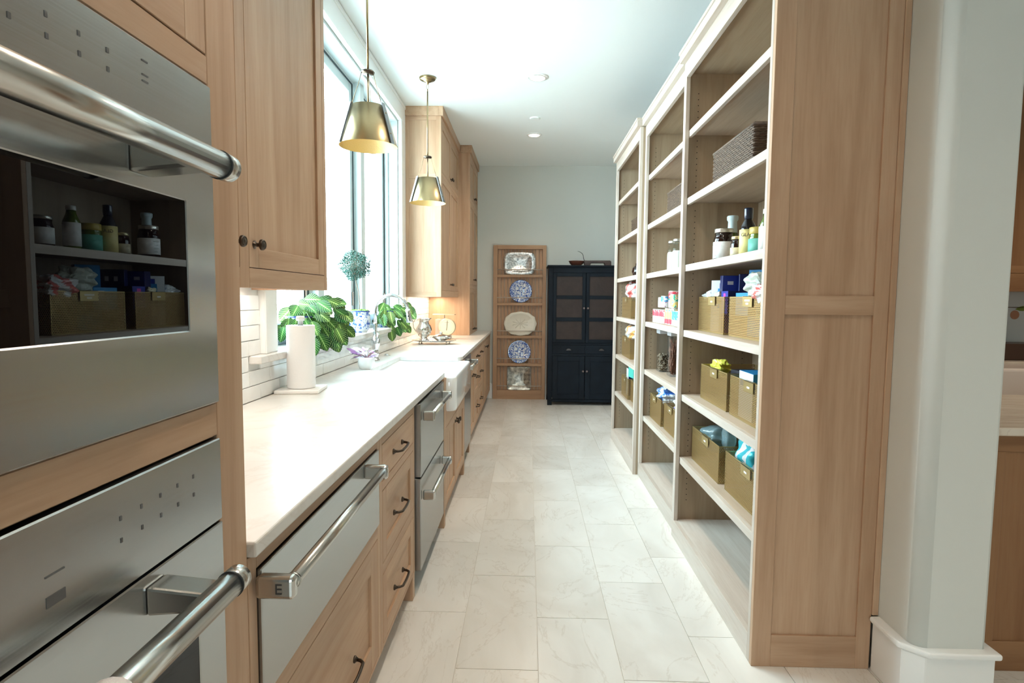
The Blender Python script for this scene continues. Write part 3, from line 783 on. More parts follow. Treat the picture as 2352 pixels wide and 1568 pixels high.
for a, b in ((.936, .95), (1.50, 1.545), (2.52, 2.56), (3.03, 3.075)): TF.box(mb, 7.045, 8.015, a, b, -.022, 0)
mb.build('face_frame', parent=tc_, bevel=.001)
for a, b, k in ((7.045, 7.53, 7.50), (7.53, 8.015, 7.56)):
    d = shaker(TF, a, b, .95, 1.50, tc_); pull(TF, k + (-.06 if k < 7.53 else .06), .99, d, .07)
    d = shaker(TF, a, b, 1.545, 2.52, tc_); knob(TF, k, 1.61, d, .014)
    d = shaker(TF, a, b, 2.56, 3.03, tc_); knob(TF, k, 2.62, d, .014)
crown(-.69, 7.005, 8.05, tc_, ret=-.80)

# ================================================================== THINGS ON THE COUNTER AND SILL
pt = thing('paper_towel_holder', 'white paper towel roll on a square marble stand by the window', 'paper towel', (-1.075, 2.75, CT))
M_ = Matrix.Translation((-1.075, 2.76, 0)) @ Matrix.Rotation(.12, 4, 'Z')
MB().box(-.10, .10, -.10, .10, CT, CT+.017, M_).build('base', MARBLEW, pt, bevel=.005, seg=3)
MB().lathe([(.012, CT+.017), (.012, 1.27), (.019, 1.27), (.021, 1.282), (.017, 1.292), (1e-4, 1.294)], (-1.075, 2.76, 0), 20).build('post', MARBLEW, pt)
MB().lathe([(.02, CT+.019), (.064, CT+.019), (.065, CT+.022), (.065, 1.247), (.063, 1.249), (.02, 1.249)], (-1.075, 2.76, 0), 40, caps=False).build('paper_roll', PAPER, pt)

# leaf mesh with uv
def leaf_mesh(name, L, W, mat, droop=.25, cup=.15, nu=4, nv=8):
    b = bmesh.new(); uvl = b.loops.layers.uv.new('uv'); g = []
    for j in range(nv+1):
        v = j/nv; wd_ = W/2*math.sin(math.pi*min(1, (v*.93+.05)))**.75; row = []
        for i in range(nu+1):
            u = i/nu*2-1
            row.append((b.verts.new((u*wd_, v*L, cup*abs(u)**1.5*wd_*.6 - droop*L*v*v)), (i/nu, v)))
        g.append(row)
    for j in range(nv):
        for i in range(nu):
            q = [g[j][i], g[j][i+1], g[j+1][i+1], g[j+1][i]]
            f = b.faces.new([a[0] for a in q]); f.smooth = True
            for lp, a in zip(f.loops, q): lp[uvl].uv = a[1]
    me = bpy.data.meshes.new(name); b.to_mesh(me); b.free(); me.materials.append(mat)
    return me
LM = [leaf_mesh('leaf', .092, .070, LEAF, .2), leaf_mesh('leaf', .082, .064, LEAF, .3), leaf_mesh('leaf', .102, .074, LEAF, .1)]
def leaf_at(me, parent, base, tip, up, sc=1, name='leaf'):
    base = Vector(base); d = (Vector(tip)-base).normalized(); up = Vector(up)
    x = d.cross(up).normalized(); z = x.cross(d)
    M = Matrix((x, d, z)).transposed().to_4x4() @ Matrix.Scale(sc, 4); M.translation = base
    return share(name, me, parent, None, M=M)
def pot_profile(r, h): return [(r*.70, 0), (r*.72, .004), (r*.93, h*.22), (r, h*.5), (r*.97, h*.78), (r*.93, h*.9), (r*1.0, h*.97), (r*1.0, h), (r*.92, h), (r*.9, h*.88), (1e-3, h*.88)]
def pot(t, c, r, h, mat=BW_POT):
    o = MB().lathe(pot_profile(r, h), c, 32, caps=False).build('pot', mat, t)
    MB().lathe([(r*1.005, h*.955), (r*1.02, h*.965), (r*1.02, h*1.0), (r*1.005, h*1.005)], c, 32, caps=False).build('rim_band', NBLUE, o)
    return o
def maranta(label, c, r, h, n, spread, bias, seed):
    t = thing('potted_prayer_plant', label, 'plant', c); pot(t, c, r, h)
    MB().lathe([(r*.9, h*.9), (1e-3, h*.93)], c, 20, caps=False).build('soil', SOIL, t)
    rnd = random.Random(seed); top = Vector((c[0], c[1], c[2]+h)); stems = MB()
    (cx, cz), (rx, rz) = spread, bias
    for i in range(n):
        a = rnd.uniform(0, 2*math.pi); q = math.sqrt((i+.5)/n)
        mid_ = Vector((cx + rx*q*math.cos(a), c[1] + rnd.uniform(-.10, .06), cz + rz*q*math.sin(a)))
        if mid_.x < -1.13 and mid_.z < c[2]+.05: mid_.z = c[2]+.05+rnd.random()*.06
        if mid_.x < -1.10 and mid_.z < c[2]+.10: mid_.y = c[1]-.10-rnd.random()*.03
        dr_ = Vector((mid_.x-top.x, (mid_.y-top.y)*.6, mid_.z-top.z-.03))
        dr_ = (dr_.normalized() + Vector((rnd.gauss(0, .25), rnd.gauss(0, .2), -.35-rnd.random()*.4))).normalized()
        me = rnd.choice(LM); sc_ = rnd.uniform(.82, 1.08)
        base = mid_ - dr_*.045*sc_; up = Vector((.30+rnd.gauss(0, .25), -.85, .45+rnd.gauss(0, .25)))
        leaf_at(me, t, base, base+dr_, up, sc_)
        if i % 2 == 0: stems.tube([top - Vector((0, 0, .02)), top.lerp(base, .55) + Vector((0, 0, .035)), base], .0016, 5)
    stems.build('stems', STEM, t)
    return t
maranta('trailing striped-leaf prayer plant in blue white pot behind the paper towel', (-1.225, 3.14, 1.13), .078, .15, 62, (-1.13, 1.245), (.20, .135), 3)
maranta('striped-leaf prayer plant in blue white pot behind the faucet', (-1.215, 4.98, 1.13), .078, .14, 46, (-1.115, 1.215), (.155, .15), 11)
# topiary
tp = thing('topiary_tree', 'small ball topiary in a blue and white porcelain pot', 'plant', (-1.215, 4.22, 1.13))
pc = (-1.215, 4.22, 1.13); pot(tp, pc, .079, .155)
mb = MB(); rnd = random.Random(5)
for i in range(60):
    a, q = rnd.uniform(0, 6.28), .066*math.sqrt(rnd.random()); mb.ball((pc[0]+q*math.cos(a), pc[1]+q*math.sin(a), 1.272+rnd.uniform(0, .012)), rnd.uniform(.009, .016), n=7, m=5)
mb.build('moss', MOSS, tp)
MB().tube([(pc[0], pc[1], 1.26), (pc[0]+.004, pc[1], 1.34), (pc[0]-.003, pc[1], 1.42), (pc[0]-.018, pc[1], 1.48), (pc[0]-.026, pc[1], 1.53)], [.0035, .003, .003, .0028, .002], 7).build('trunk', TWIG, tp)
mb = MB(); bc = Vector((pc[0]-.02, pc[1], 1.608))
for i in range(90):
    d = Vector((rnd.gauss(0, 1), rnd.gauss(0, 1), rnd.gauss(0, 1))).normalized()
    mb.tube([bc-Vector((0, 0, .07)), bc + d*.06, bc + d*rnd.uniform(.09, .13)], .0009, 4)
mb.build('branches', TWIG, tp)
mb = MB()
for i in range(4200):
    d = Vector((rnd.gauss(0, 1), rnd.gauss(0, 1), rnd.gauss(0, 1))).normalized(); q = .118*(.45+.55*rnd.random()**.45)*(1+.12*math.sin(5*d.x)*math.cos(4*d.z))
    p = bc + d*q; p.z = bc.z+(p.z-bc.z)*.88
    e = Vector((rnd.gauss(0, 1), rnd.gauss(0, 1), rnd.gauss(0, 1))).normalized(); f = e.orthogonal().normalized(); s1, s2 = .0055, .0027
    mb._f([mb.b.verts.new(p+e*s1), mb.b.verts.new(p+f*s2), mb.b.verts.new(p-e*s1), mb.b.verts.new(p-f*s2)])
mb.build('foliage', TEAL, tp, kind='stuff')
# small purple plant
sp_ = thing('small_potted_plant', 'small white pot of purple and white leaves beside the faucet', 'plant', (-1.005, 3.64, CT))
MB().lathe([(.036, 0), (.044, .006), (.053, .035), (.05, .068), (.047, .075), (.044, .073), (.044, .06), (1e-3, .06)], (-1.005, 3.64, CT), 28, caps=False).build('pot', CERAM, sp_)
PL = [leaf_mesh('leaf', .055, .022, PURP, .2), leaf_mesh('leaf', .06, .024, PALE, .25)]
for i in range(26):
    a = rnd.uniform(-math.pi, math.pi); q = rnd.uniform(.0, .045)
    if i < 9: a = math.pi + rnd.gauss(0, .7); q += .03
    base = Vector((-1.005+q*math.cos(a), 3.64+q*math.sin(a), CT+.07+rnd.uniform(0, .045)))
    tip = base + Vector((math.cos(a), math.sin(a), rnd.uniform(-.15, .9)))
    leaf_at(PL[i % 2], sp_, base, tip, (0, -.5, 1), rnd.uniform(.8, 1.25))
mb = MB()
for i in range(8):
    a = i*.8; mb.tube([(-1.005, 3.64, CT+.055), (-1.005+.02*math.cos(a), 3.64+.02*math.sin(a), CT+.085), (-1.005+.05*math.cos(a), 3.64+.05*math.sin(a), CT+.10)], .0018, 5)
mb.build('stems', simple('purple_stem', (.25, .08, .12), .5), sp_)
# faucet
fa = thing('kitchen_faucet', 'tall chrome gooseneck faucet with side lever behind the sink', 'faucet', (-1.075, 4.13, CT))
fx_, fy_ = -1.075, 4.13
MB().lathe([(.03, 0), (.03, .006), (.022, .012), (.018, .03), (.026, .045), (.026, .052), (.019, .062), (.021, .09), (.03, .11), (.032, .13), (.03, .15), (.021, .165), (.016, .18), (.014, .2), (.0145, .26), (.013, .27)], (fx_, fy_, CT), 24).build('body', CHROME, fa)
arc = [(fx_, fy_, CT+.26), (fx_, fy_, 1.28)] + [(fx_+.118 - .118*math.cos(a), fy_, 1.28+.118*math.sin(a)) for a in [math.pi*k/14 for k in range(1, 13)]] 
last = Vector(arc[-1]); arc.append(tuple(last + Vector((.006, 0, -.03))))
MB().tube(arc, .0125, 14).build('gooseneck', CHROME, fa)
hd = MB(); e0 = Vector(arc[-1]); dirn = Vector((.16, 0, -1)).normalized()
hd.tube([e0, e0+dirn*.02, e0+dirn*.045, e0+dirn*.085, e0+dirn*.095], [.0155, .017, .017, .024, .0235], 18)
h_ = hd.build('spray_head', CHROME, fa)
MB().ball(tuple(e0+dirn*.05+Vector((0, -.017, 0))), .007, n=10, m=6).build('spray_button', BLACK, h_)
MB().tube([(fx_, fy_-.025, CT+.13), (fx_+.02, fy_-.05, CT+.133), (fx_+.03, fy_-.058, CT+.15), (fx_+.036, fy_-.06, CT+.20)], [.011, .010, .007, .0095], 12).build('lever', CHROME, fa)
o = MB().lathe([(.026, 0), (.026, .006), (.018, .010), (.016, .008), (1e-3, .008)], (-1.08, 4.5, CT), 22).build('air_switch', CHROME, loc=(-1.08, 4.5, CT)); tag(o, 'small round chrome button on the worktop behind the sink', 'button')
# silver tray with pitcher and covered dish
ty = thing('silver_tray', 'footed oval silver tray on the worktop under the far cabinet', 'tray', (-.9, 5.66, CT))
Mt = Matrix.Translation((-.90, 5.66, CT)) @ Matrix.Diagonal((1.0, .72, 1, 1))
MB().lathe([(1e-3, .026), (.17, .026), (.20, .032), (.215, .038), (.215, .041), (.20, .037), (.17, .031), (1e-3, .031)], (0, 0, 0), 40, M=Mt, caps=False).build('tray_plate', SILVER, ty)
for a in (.6, 2.5, 3.8, 5.6):
    x, y = -.90+.16*math.cos(a), 5.66+.11*math.sin(a)
    MB().tube([(x*1, y, CT+.028), (x+.012*math.cos(a), y, CT+.014), (x+.004*math.cos(a), y, CT+.0)], [.007, .006, .009], 8).build('foot', SILVER, ty)
pz = CT+.0312
pi = thing('silver_pitcher', 'ornate silver pitcher standing on the oval silver tray', 'pitcher', (-1.0, 5.66, pz))
MB().lathe([(.048, 0), (.05, .006), (.036, .02), (.03, .028), (.052, .05), (.074, .085), (.078, .11), (.068, .14), (.05, .165), (.046, .18), (.054, .205), (.062, .215), (.058, .216), (.048, .2), (.04, .18), (1e-3, .17)], (-1.0, 5.66, pz), 18, caps=False).build('pitcher_body', SILVER, pi)
MB().tube([(-1.055, 5.66, pz+.20), (-1.085, 5.66, pz+.205), (-1.105, 5.66, pz+.17), (-1.10, 5.66, pz+.12), (-1.072, 5.66, pz+.085)], [.006, .005, .006, .005, .006], 8).build('handle', SILVER, pi)
MB().prism([(-.955, pz+.19), (-.915, pz+.222), (-.95, pz+.215)], 'y', 5.645, 5.675).build('spout', SILVER, pi, bevel=.004)
cd = thing('covered_silver_dish', 'low covered silver dish on the silver tray', 'dish', (-.835, 5.66, pz))
Md = Matrix.Translation((-.835, 5.66, pz)) @ Matrix.Diagonal((1.15, .8, 1, 1))
MB().lathe([(.03, 0), (.045, .006), (.065, .022), (.074, .034), (.074, .037), (1e-3, .034)], (0, 0, 0), 24, M=Md, caps=False).build('bowl', SILVER, cd)
MB().lathe([(.076, .037), (.068, .046), (.045, .058), (.015, .064), (.009, .07), (.016, .078), (.01, .086), (1e-3, .09)], (0, 0, 0), 24, M=Md, caps=False).build('lid', SILVER, cd)
for e in (-1, 1): MB().tube([(-.835+e*.08, 5.64, pz+.03), (-.835+e*.105, 5.66, pz+.036), (-.835+e*.08, 5.68, pz+.03)], .004, 6).build('handle', SILVER, cd)
# kitchen scale
ks = thing('kitchen_scale', 'vintage grey kitchen scale with round cream dial on the worktop', 'scale', (-.88, 6.42, CT))
KG = simple('scale_grey', (.42, .36, .31), .45, .1)
MB().box(-1.0, -.84, 6.36, 6.50, CT, 1.15).build('housing', KG, ks, bevel=.006, seg=2)
mb = MB().lathe([(.092, 0), (.094, -.004), (.094, -.03), (.086, -.034)], (-.868, 6.36, 1.067), 36, 'y', caps=True); mb.build('dial_case', simple('scale_rim', (.5, .42, .30), .35, .5), ks)
dl = MB().disc((-.868, 6.325, 1.067), .085, 'y', 36, -.001).build('dial', simple('dial_cream', (.80, .72, .55), .5), ks)
mb = MB()
for k in range(40):
    a = 2*math.pi*k/40; l0 = .066 if k % 5 == 0 else .072
    mb.tube([(-.868+l0*math.sin(a), 6.3235, 1.067+l0*math.cos(a)), (-.868+.079*math.sin(a), 6.3235, 1.067+.079*math.cos(a))], .0007, 4)
mb.tube([(-.872, 6.322, 1.03), (-.864, 6.322, 1.135)], .0025, 5); mb.tube([(-.892, 6.3235, 1.115), (-.845, 6.3235, 1.115)], .001, 4)
mb.build('dial_marks', simple('ink_black', (.02, .02, .02), .5), dl)
MB().box(-.915, -.905, 6.42, 6.44, 1.15, 1.195).box(-1.03, -.79, 6.36, 6.50, 1.195, 1.202).build('weighing_plate', simple('scale_plate', (.6, .53, .42), .35, .6), ks)
print('left ok')

# ================================================================== CEILING THINGS
def pendant(label, x, y):
    t = thing('pendant_lamp', label, 'lamp', (x, y, CZ), 'brass pendant lamps by the window')
    MB().lathe([(.066, CZ-.001), (.068, CZ-.008), (.064, CZ-.012), (.064, CZ-.016), (.058, CZ-.021), (.036, CZ-.024), (.034, CZ-.03), (.026, CZ-.036), (.012, CZ-.038), (.010, CZ-.052), (1e-3, CZ-.054)], (x, y, 0), 32, caps=False).build('canopy', BRASS, t)
    mb = MB(); lk = [(x+.008*math.cos(a), y, CZ-.072+.02*math.sin(a)) for a in [2*math.pi*k/14 for k in range(14)]]
    mb.tube(lk, .0018, 6, closed=True); mb.build('chain_link', BRASS, t)
    MB().tube([(x, y, CZ-.09), (x, y, CZ-.11)], .0045, 10).tube([(x, y, CZ-.11), (x, y, 2.535)], .0058, 12).tube([(x, y, 2.52), (x, y, 2.36)], .0042, 12).build('stem', BRASS, t)
    MB().lathe([(.005, 2.515), (.032, 2.518), (.034, 2.526), (.030, 2.532), (.008, 2.536)], (x, y, 0), 24).build('hub_ring', BRONZE, t)
    wm = MB()
    for k in range(3):
        a = k*2*math.pi/3 - .42
        c, s_ = math.cos(a), math.sin(a)
        wm.tube([(x+.033*c, y+.033*s_, 2.522), (x+.05*c, y+.05*s_, 2.46), (x+.084*c, y+.084*s_, 2.36)], .0016, 6)
    wm.build('support_rod', BRASS, t)
    n = 48; sh = MB(); zt, zb, rt, rb = 2.352, 2.155, .090, .148
    sh.lathe([(rb, zb), (rt, zt), (.03, zt+.004), (.018, zt+.004)], (x, y, 0), n, caps=False)
    shade = sh.build('shade', BRASS, t)
    MB().lathe([(rb-.0015, zb), (rb-.0015, zb+.0005), (rt-.0015, zt-.003), (.018, zt-.001)], (x, y, 0), n, caps=False).build('shade_lining', BRASSIN, shade)
    MB().lathe([(.02, zt), (.02, zt+.012), (.012, zt+.018), (.006, zt+.02)], (x, y, 0), 16).build('socket_cap', BRASS, t)
    bl = MB(); 
    bl.lathe([(1e-3, 2.22), (.02, 2.228), (.027, 2.25), (.02, 2.28), (.013, 2.31), (.013, 2.34)], (x, y, 0), 16, caps=False); bl.build('bulb', emit('bulb_glow', (1, .78, .5), 9) if 'bulb_glow' not in MATS else MATS['bulb_glow'], t)
    for k in range(3):
        a = k*2*math.pi/3 - .42 ; c, s_ = math.cos(a), math.sin(a)
        ex = Vector((c, s_, 0)); tn = Vector((-s_, c, 0)); dz = Vector((0, 0, 1))
        Pb = Vector((x, y, zb-.001)) + ex*(rb+.002); Pt = Vector((x, y, zt+.01)) + ex*(rt-.001)
        mb = MB(); q = []
        for P in (Pb, Pt):
            for e in ((-.013, 0), (.013, 0), (.013, .006), (-.013, .006)): q.append(mb.b.verts.new(P + tn*e[0] + ex*e[1]))
        for f in ((0, 1, 2, 3), (7, 6, 5, 4), (0, 1, 5, 4), (1, 2, 6, 5), (2, 3, 7, 6), (3, 0, 4, 7)): mb._f([q[i] for i in f])
        st = mb.build('strap', simple('strap_steel', (.20, .21, .22), .3, .9), shade)
        mb = MB()
        for u in (.25, .75): mb.ball(tuple(Pb.lerp(Pt, u)+ex*.005), .0045, n=8, m=6)
        mb.build('rivet', BRASS, st)
    return t
pendant('nearer brass cone pendant lamp hanging in front of the window', -.826, 3.07)
pendant('farther brass cone pendant lamp hanging before the far wall cabinet', -.828, 4.88)
CANG = emit('downlight_lens', (1, .88, .72), 30)
for i, (x, y) in enumerate([(.062, 4.87), (.052, 6.54), (.06, 3.0), (.06, 1.1), (.06, -1.2), (3.2, .5), (3.2, 3.2)]):  # all past the first pair are unseen, added to light the room
    lb = ['recessed ceiling downlight nearer the camera', 'recessed ceiling downlight nearer the back wall', 'added unseen ceiling downlight above the oak bookcase end', 'added unseen ceiling downlight over the camera', 'added unseen ceiling downlight behind the camera', 'added unseen kitchen downlight beyond the pillar, front', 'added unseen kitchen downlight beyond the pillar, rear'][i]
    t = thing('ceiling_light', lb, 'ceiling light', (x, y, CZ), 'recessed ceiling downlights')
    MB().lathe([(.085, CZ-.001), (.084, CZ-.006), (.066, CZ-.007), (.064, CZ-.001)], (x, y, 0), 40, caps=False).build('trim_ring', TRIM, t)
    MB().lathe([(.064, CZ-.006), (.066, CZ-.012), (.06, CZ-.0125), (.056, CZ-.004)], (x, y, 0), 40, caps=False).build('baffle', simple('baffle_grey', (.6, .58, .56), .4), t)
    MB().disc((x, y, CZ-.004), .056, n=32, t=.002).build('lens', CANG, t)
    lamp('downlight_lamp', (x, y, CZ-.02), (0, 0, 0), .11, (9, 9, 9, 10, 9, 14, 14)[i], (1, .83, .66), disk=True, spread=2.2)
t = MB().lathe([(.052, CZ), (.052, CZ-.008), (.04, CZ-.012), (1e-3, CZ-.012)], (.054, 5.95, 0), 32, caps=False).build('speaker_disc', CEIL, loc=(.054, 5.95, CZ))
tag(t, 'small flat white disc on the ceiling between the two downlights', 'detector')
# under-cabinet lamps (real strips under the two wall cabinets)
lamp('under_cabinet_lamp', (-1.09, 1.9, 1.405), (0, 0, 0), .05, 2.5, (1, .92, .82), size_y=1.1)
lamp('under_cabinet_lamp', (-1.05, 6.35, 1.385), (0, 0, 0), .05, 9, (1, .80, .58), size_y=1.2)

# ================================================================== BACK WALL
# plate rack built on the wall
rk = thing('plate_rack', 'tall oak plate rack with beadboard back holding five platters', 'plate rack', (-.11, 8.0, 0))
RK = Face('-Y', 8.0)
mb = MB(); mb.mat(RV); RK.box(mb, -.468, -.411, .0, 2.095, -.06, 0); RK.box(mb, .197, .247, .0, 2.095, -.06, 0)
mb.mat(RX_); RK.box(mb, -.411, .197, 2.042, 2.095, -.06, 0); RK.box(mb, -.411, .197, .0, .125, -.06, 0)
mb.build('frame', parent=rk, bevel=.0015)
for k in range(13):
    u0 = -.411+.608*k/13; mb = MB(); RK.box(mb, u0+.0022, u0+.608/13-.0022, .125, 2.042, -.058, -.048); mb.build('beadboard_plank', RV, rk, bevel=.0018)
for a, b in ((1.663, 1.699), (1.284, 1.321), (.836, .873), (.458, .495)):
    mb = MB(); RK.box(mb, -.411, .197, a, b, -.048, -.001); mb.build('shelf', RX_, rk, bevel=.0015)
for z in (1.766, 1.389, .938, .561, .184):
    MB().tube([(-.415, 7.992, z), (.2, 7.992, z)], .0058, 10).build('dowel_rail', PX_, rk)
LEAN = .075
def plate(name, label, cx, zb, make, cat, lean=.085):
    t = thing(name, label, cat, (cx, 8.02, zb))
    M = Matrix.Translation((cx, 8.016, zb+.001)) @ Matrix.Rotation(-lean, 4, 'X')
    make(t, M); return t
def superell(a, b, e, n=48, wav=0, wn=0):
    out = []
    for k in range(n):
        th = 2*math.pi*k/n; c, s_ = math.cos(th), math.sin(th)
        q = 1 + wav*math.cos(wn*th)
        out.append((a*abs(c)**(2/e)*(1 if c >= 0 else -1)*q, b*abs(s_)**(2/e)*(1 if s_ >= 0 else -1)*q))
    return out
def platter(mats, a, b, e, rings, wav=0, wn=0):
    """rings: list of (scale, depth toward viewer, material index for the strip that ends here)"""
    def mk(t, M):
        mb = MB(); base = superell(a, b, e, 56, wav, wn); prev = None
        for sc, dp, mi in rings:
            ring = [mb.b.verts.new(M @ Vector((p[0]*sc, -dp, b*1.0 + p[1]*sc))) for p in base]
            if prev:
                mb.mat(mats[mi])
                for k in range(len(ring)): mb._f([prev[k], prev[(k+1) % len(ring)], ring[(k+1) % len(ring)], ring[k]], True)
            prev = ring
        mb.mat(mats[rings[-1][2]]); mb._f(prev)
        mb.build('platter_body', parent=t)
    return mk
SC = SILVERC
def tray1(t, M):
    platter([SC, SC], .213, .152, 5, [(.9, 0, 0), (1.0, .016, 0), (.99, .02, 0), (.74, .012, 0), (.70, .004, 1), (.0001, .004, 0)], .012, 8)(t, M)
plate('silver_platter', 'rectangular chased silver platter on the top shelf of the plate rack', -.117, 1.699, tray1, 'platter')
def blueplate(r):
    def mk(t, M):
        platter([BW_RIM, BW_MID, NBLUE], r, r, 2, [(.6, 0, 0), (.99, .014, 0), (1.0, .018, 2), (.975, .0185, 2), (.72, .012, 0), (.68, .007, 1), (.0001, .007, 1)])(t, M)
    return mk
plate('blue_plate', 'blue and white plate on the second shelf of the plate rack', -.095, 1.321, blueplate(.154), 'plate')
def cream(t, M):
    platter([CREAM], .221, .163, 2.2, [(.7, 0, 0), (1.0, .016, 0), (.985, .02, 0), (.76, .012, 0), (.70, .005, 0), (.0001, .006, 0)], .022, 12)(t, M)
    mb = MB()
    for k in range(10):
        a = k*math.pi/5 + .3; L = .12
        mb.tube([M @ Vector((0, -.0075, .163)), M @ Vector((L*.9*math.cos(a), -.0075, .163+L*.6*math.sin(a)))], [.0035, .002], 5)
    mb.build('leaf_relief', CREAM, t)
plate('cream_platter', 'oval scalloped cream platter on the middle shelf of the plate rack', -.098, .873, cream, 'platter')
plate('blue_plate', 'blue and white plate on the fourth shelf of the plate rack', -.107, .495, blueplate(.155), 'plate')
def sq(t, M):
    platter([PEWTER], .160, .159, 14, [(.9, 0, 0), (1.0, .012, 0), (.99, .016, 0), (.93, .012, 0), (.91, .008, 0), (.0001, .012, 0)])(t, M)
plate('pewter_platter', 'square pewter relief platter on the bottom shelf of the plate rack', -.11, .125, sq, 'platter')

# black painted cupboard
bc_ = thing('black_cupboard', 'antique black painted cupboard with tin-panelled upper doors by the back wall', 'cupboard', (.745, 7.8, 0))
BF = Face('-Y', 7.58)
X0, X1 = .268, 1.225
mb = MB(); mb.mat(NAVY)
mb.box(X0, X0+.02, 7.603, 8.04, .10, 1.785); mb.box(X1-.02, X1, 7.603, 8.04, .10, 1.785); mb.box(X0+.02, X1-.02, 8.02, 8.04, .10, 1.785)
mb.box(X0+.02, X1-.02, 7.603, 8.02, .10, .12); mb.box(X0+.02, X1-.02, 7.603, 8.02, .80, .82)
BF.box(mb, X0, X0+.058, .0, 1.785, -.023, 0); BF.box(mb, X1-.058, X1, 0, 1.785, -.023, 0)
BF.box(mb, X0+.058, X1-.058, 1.713, 1.785, -.023, 0); BF.box(mb, X0+.058, X1-.058, .788, .812, -.023, 0); BF.box(mb, X0+.058, X1-.058, .645, .672, -.023, 0); BF.box(mb, X0+.058, X1-.058, .045, .08, -.023, 0); BF.box(mb, .735, .757, .672, .788, -.023, 0)
mb.box(X0, X0+.05, 7.99, 8.04, 0, .1); mb.box(X1-.05, X1, 7.99, 8.04, 0, .1)
mb.build('cupboard_body', parent=bc_, bevel=.002)
mb = MB(); mb.box(X0-.018, X1+.018, 7.555, 8.05, 1.785, 1.808); mb.build('top', NAVY, bc_, bevel=.004)
for a, b, kx in ((.326, .745, .722), (.747, 1.167, .772)):
    a += .002; b -= .002
    mb = MB(); BF.box(mb, a, a+.043, .814, 1.711, -.02, .002); BF.box(mb, b-.043, b, .814, 1.711, -.02, .002)
    for z0, z1 in ((.814, .859), (1.092, 1.142), (1.378, 1.423), (1.665, 1.711)): BF.box(mb, a+.043, b-.043, z0, z1, -.02, .002)
    d = mb.build('glazed_door', NAVY, bc_, bevel=.002)
    for z0, z1 in ((.859, 1.092), (1.142, 1.378), (1.423, 1.665)):
        mb = MB(); BF.box(mb, a+.041, b-.041, z0-.002, z1+.002, -.012, -.008); mb.build('tin_panel', TIN, d)
    knob(BF, kx, 1.262, d, .013, mat=simple('worn_knob', (.14, .10, .09), .4))
    mb = MB(); BF.box(mb, a, b, .674, .786, -.02, .002); q = mb.build('drawer', NAVY, bc_, bevel=.002)
    mb = MB(); c = ((a+b)/2, 7.578, .728); M_ = Matrix.Translation(c)
    pts = [(.034*math.cos(u), -.006 - .014*math.sin(u)) for u in [math.pi*k/10 for k in range(11)]]
    mb.prism([(p[0]+c[0], .012*0+c[2]-.012+ .026*math.sin(math.pi*k/10)) for k, p in enumerate(pts)] , 'y', 7.560, 7.579)
    mb.build('cup_pull', simple('old_iron_pull', (.12, .11, .11), .3, .9), q, bevel=.003)
    d = shaker(BF, a-.002, b+.002, .08, .645, bc_, fr=.066, rec=.012, vm=NAVY, hm=NAVY, proud=.002)
    knob(BF, kx, .45, d, .013, mat=MATS['worn_knob'])
# wooden bowl and board with hook on the cupboard
bw = thing('wooden_bowl', 'small reddish wooden bowl on top of the black cupboard', 'bowl', (.63, 7.72, 1.808))
MB().lathe([(.055, 0), (.06, .003), (.088, .03), (.102, .058), (.104, .062), (.096, .06), (.08, .032), (.05, .01), (1e-3, .008)], (.63, 7.72, 1.8085), 32, caps=False).build('bowl_body', DWOOD, bw)
wp = thing('wooden_slicer', 'long dark wooden kitchen tool with curved iron hook on the cupboard', 'wooden tool', (.9, 7.72, 1.808))
WD = simple('old_dark_wood', (.06, .035, .03), .5, var=.4, vscale=10)
mb = MB(); mb.prism([(.735, 1.809), (.80, 1.809), (.815, 1.845), (.985, 1.845), (1.0, 1.809), (1.075, 1.809), (1.072, 1.865), (1.055, 1.877), (.76, 1.875), (.72, 1.878)], 'y', 7.67, 7.77)
mb.build('plank', WD, wp, bevel=.004)
MB().tube([(.738, 7.70, 1.85), (.722, 7.70, 1.89), (.712, 7.70, 1.94), (.700, 7.70, 1.965), (.672, 7.70, 1.985), (.64, 7.70, 1.996)], [.004, .004, .0035, .0035, .003, .002], 7).build('iron_hook', IRON, wp)
print('back ok')

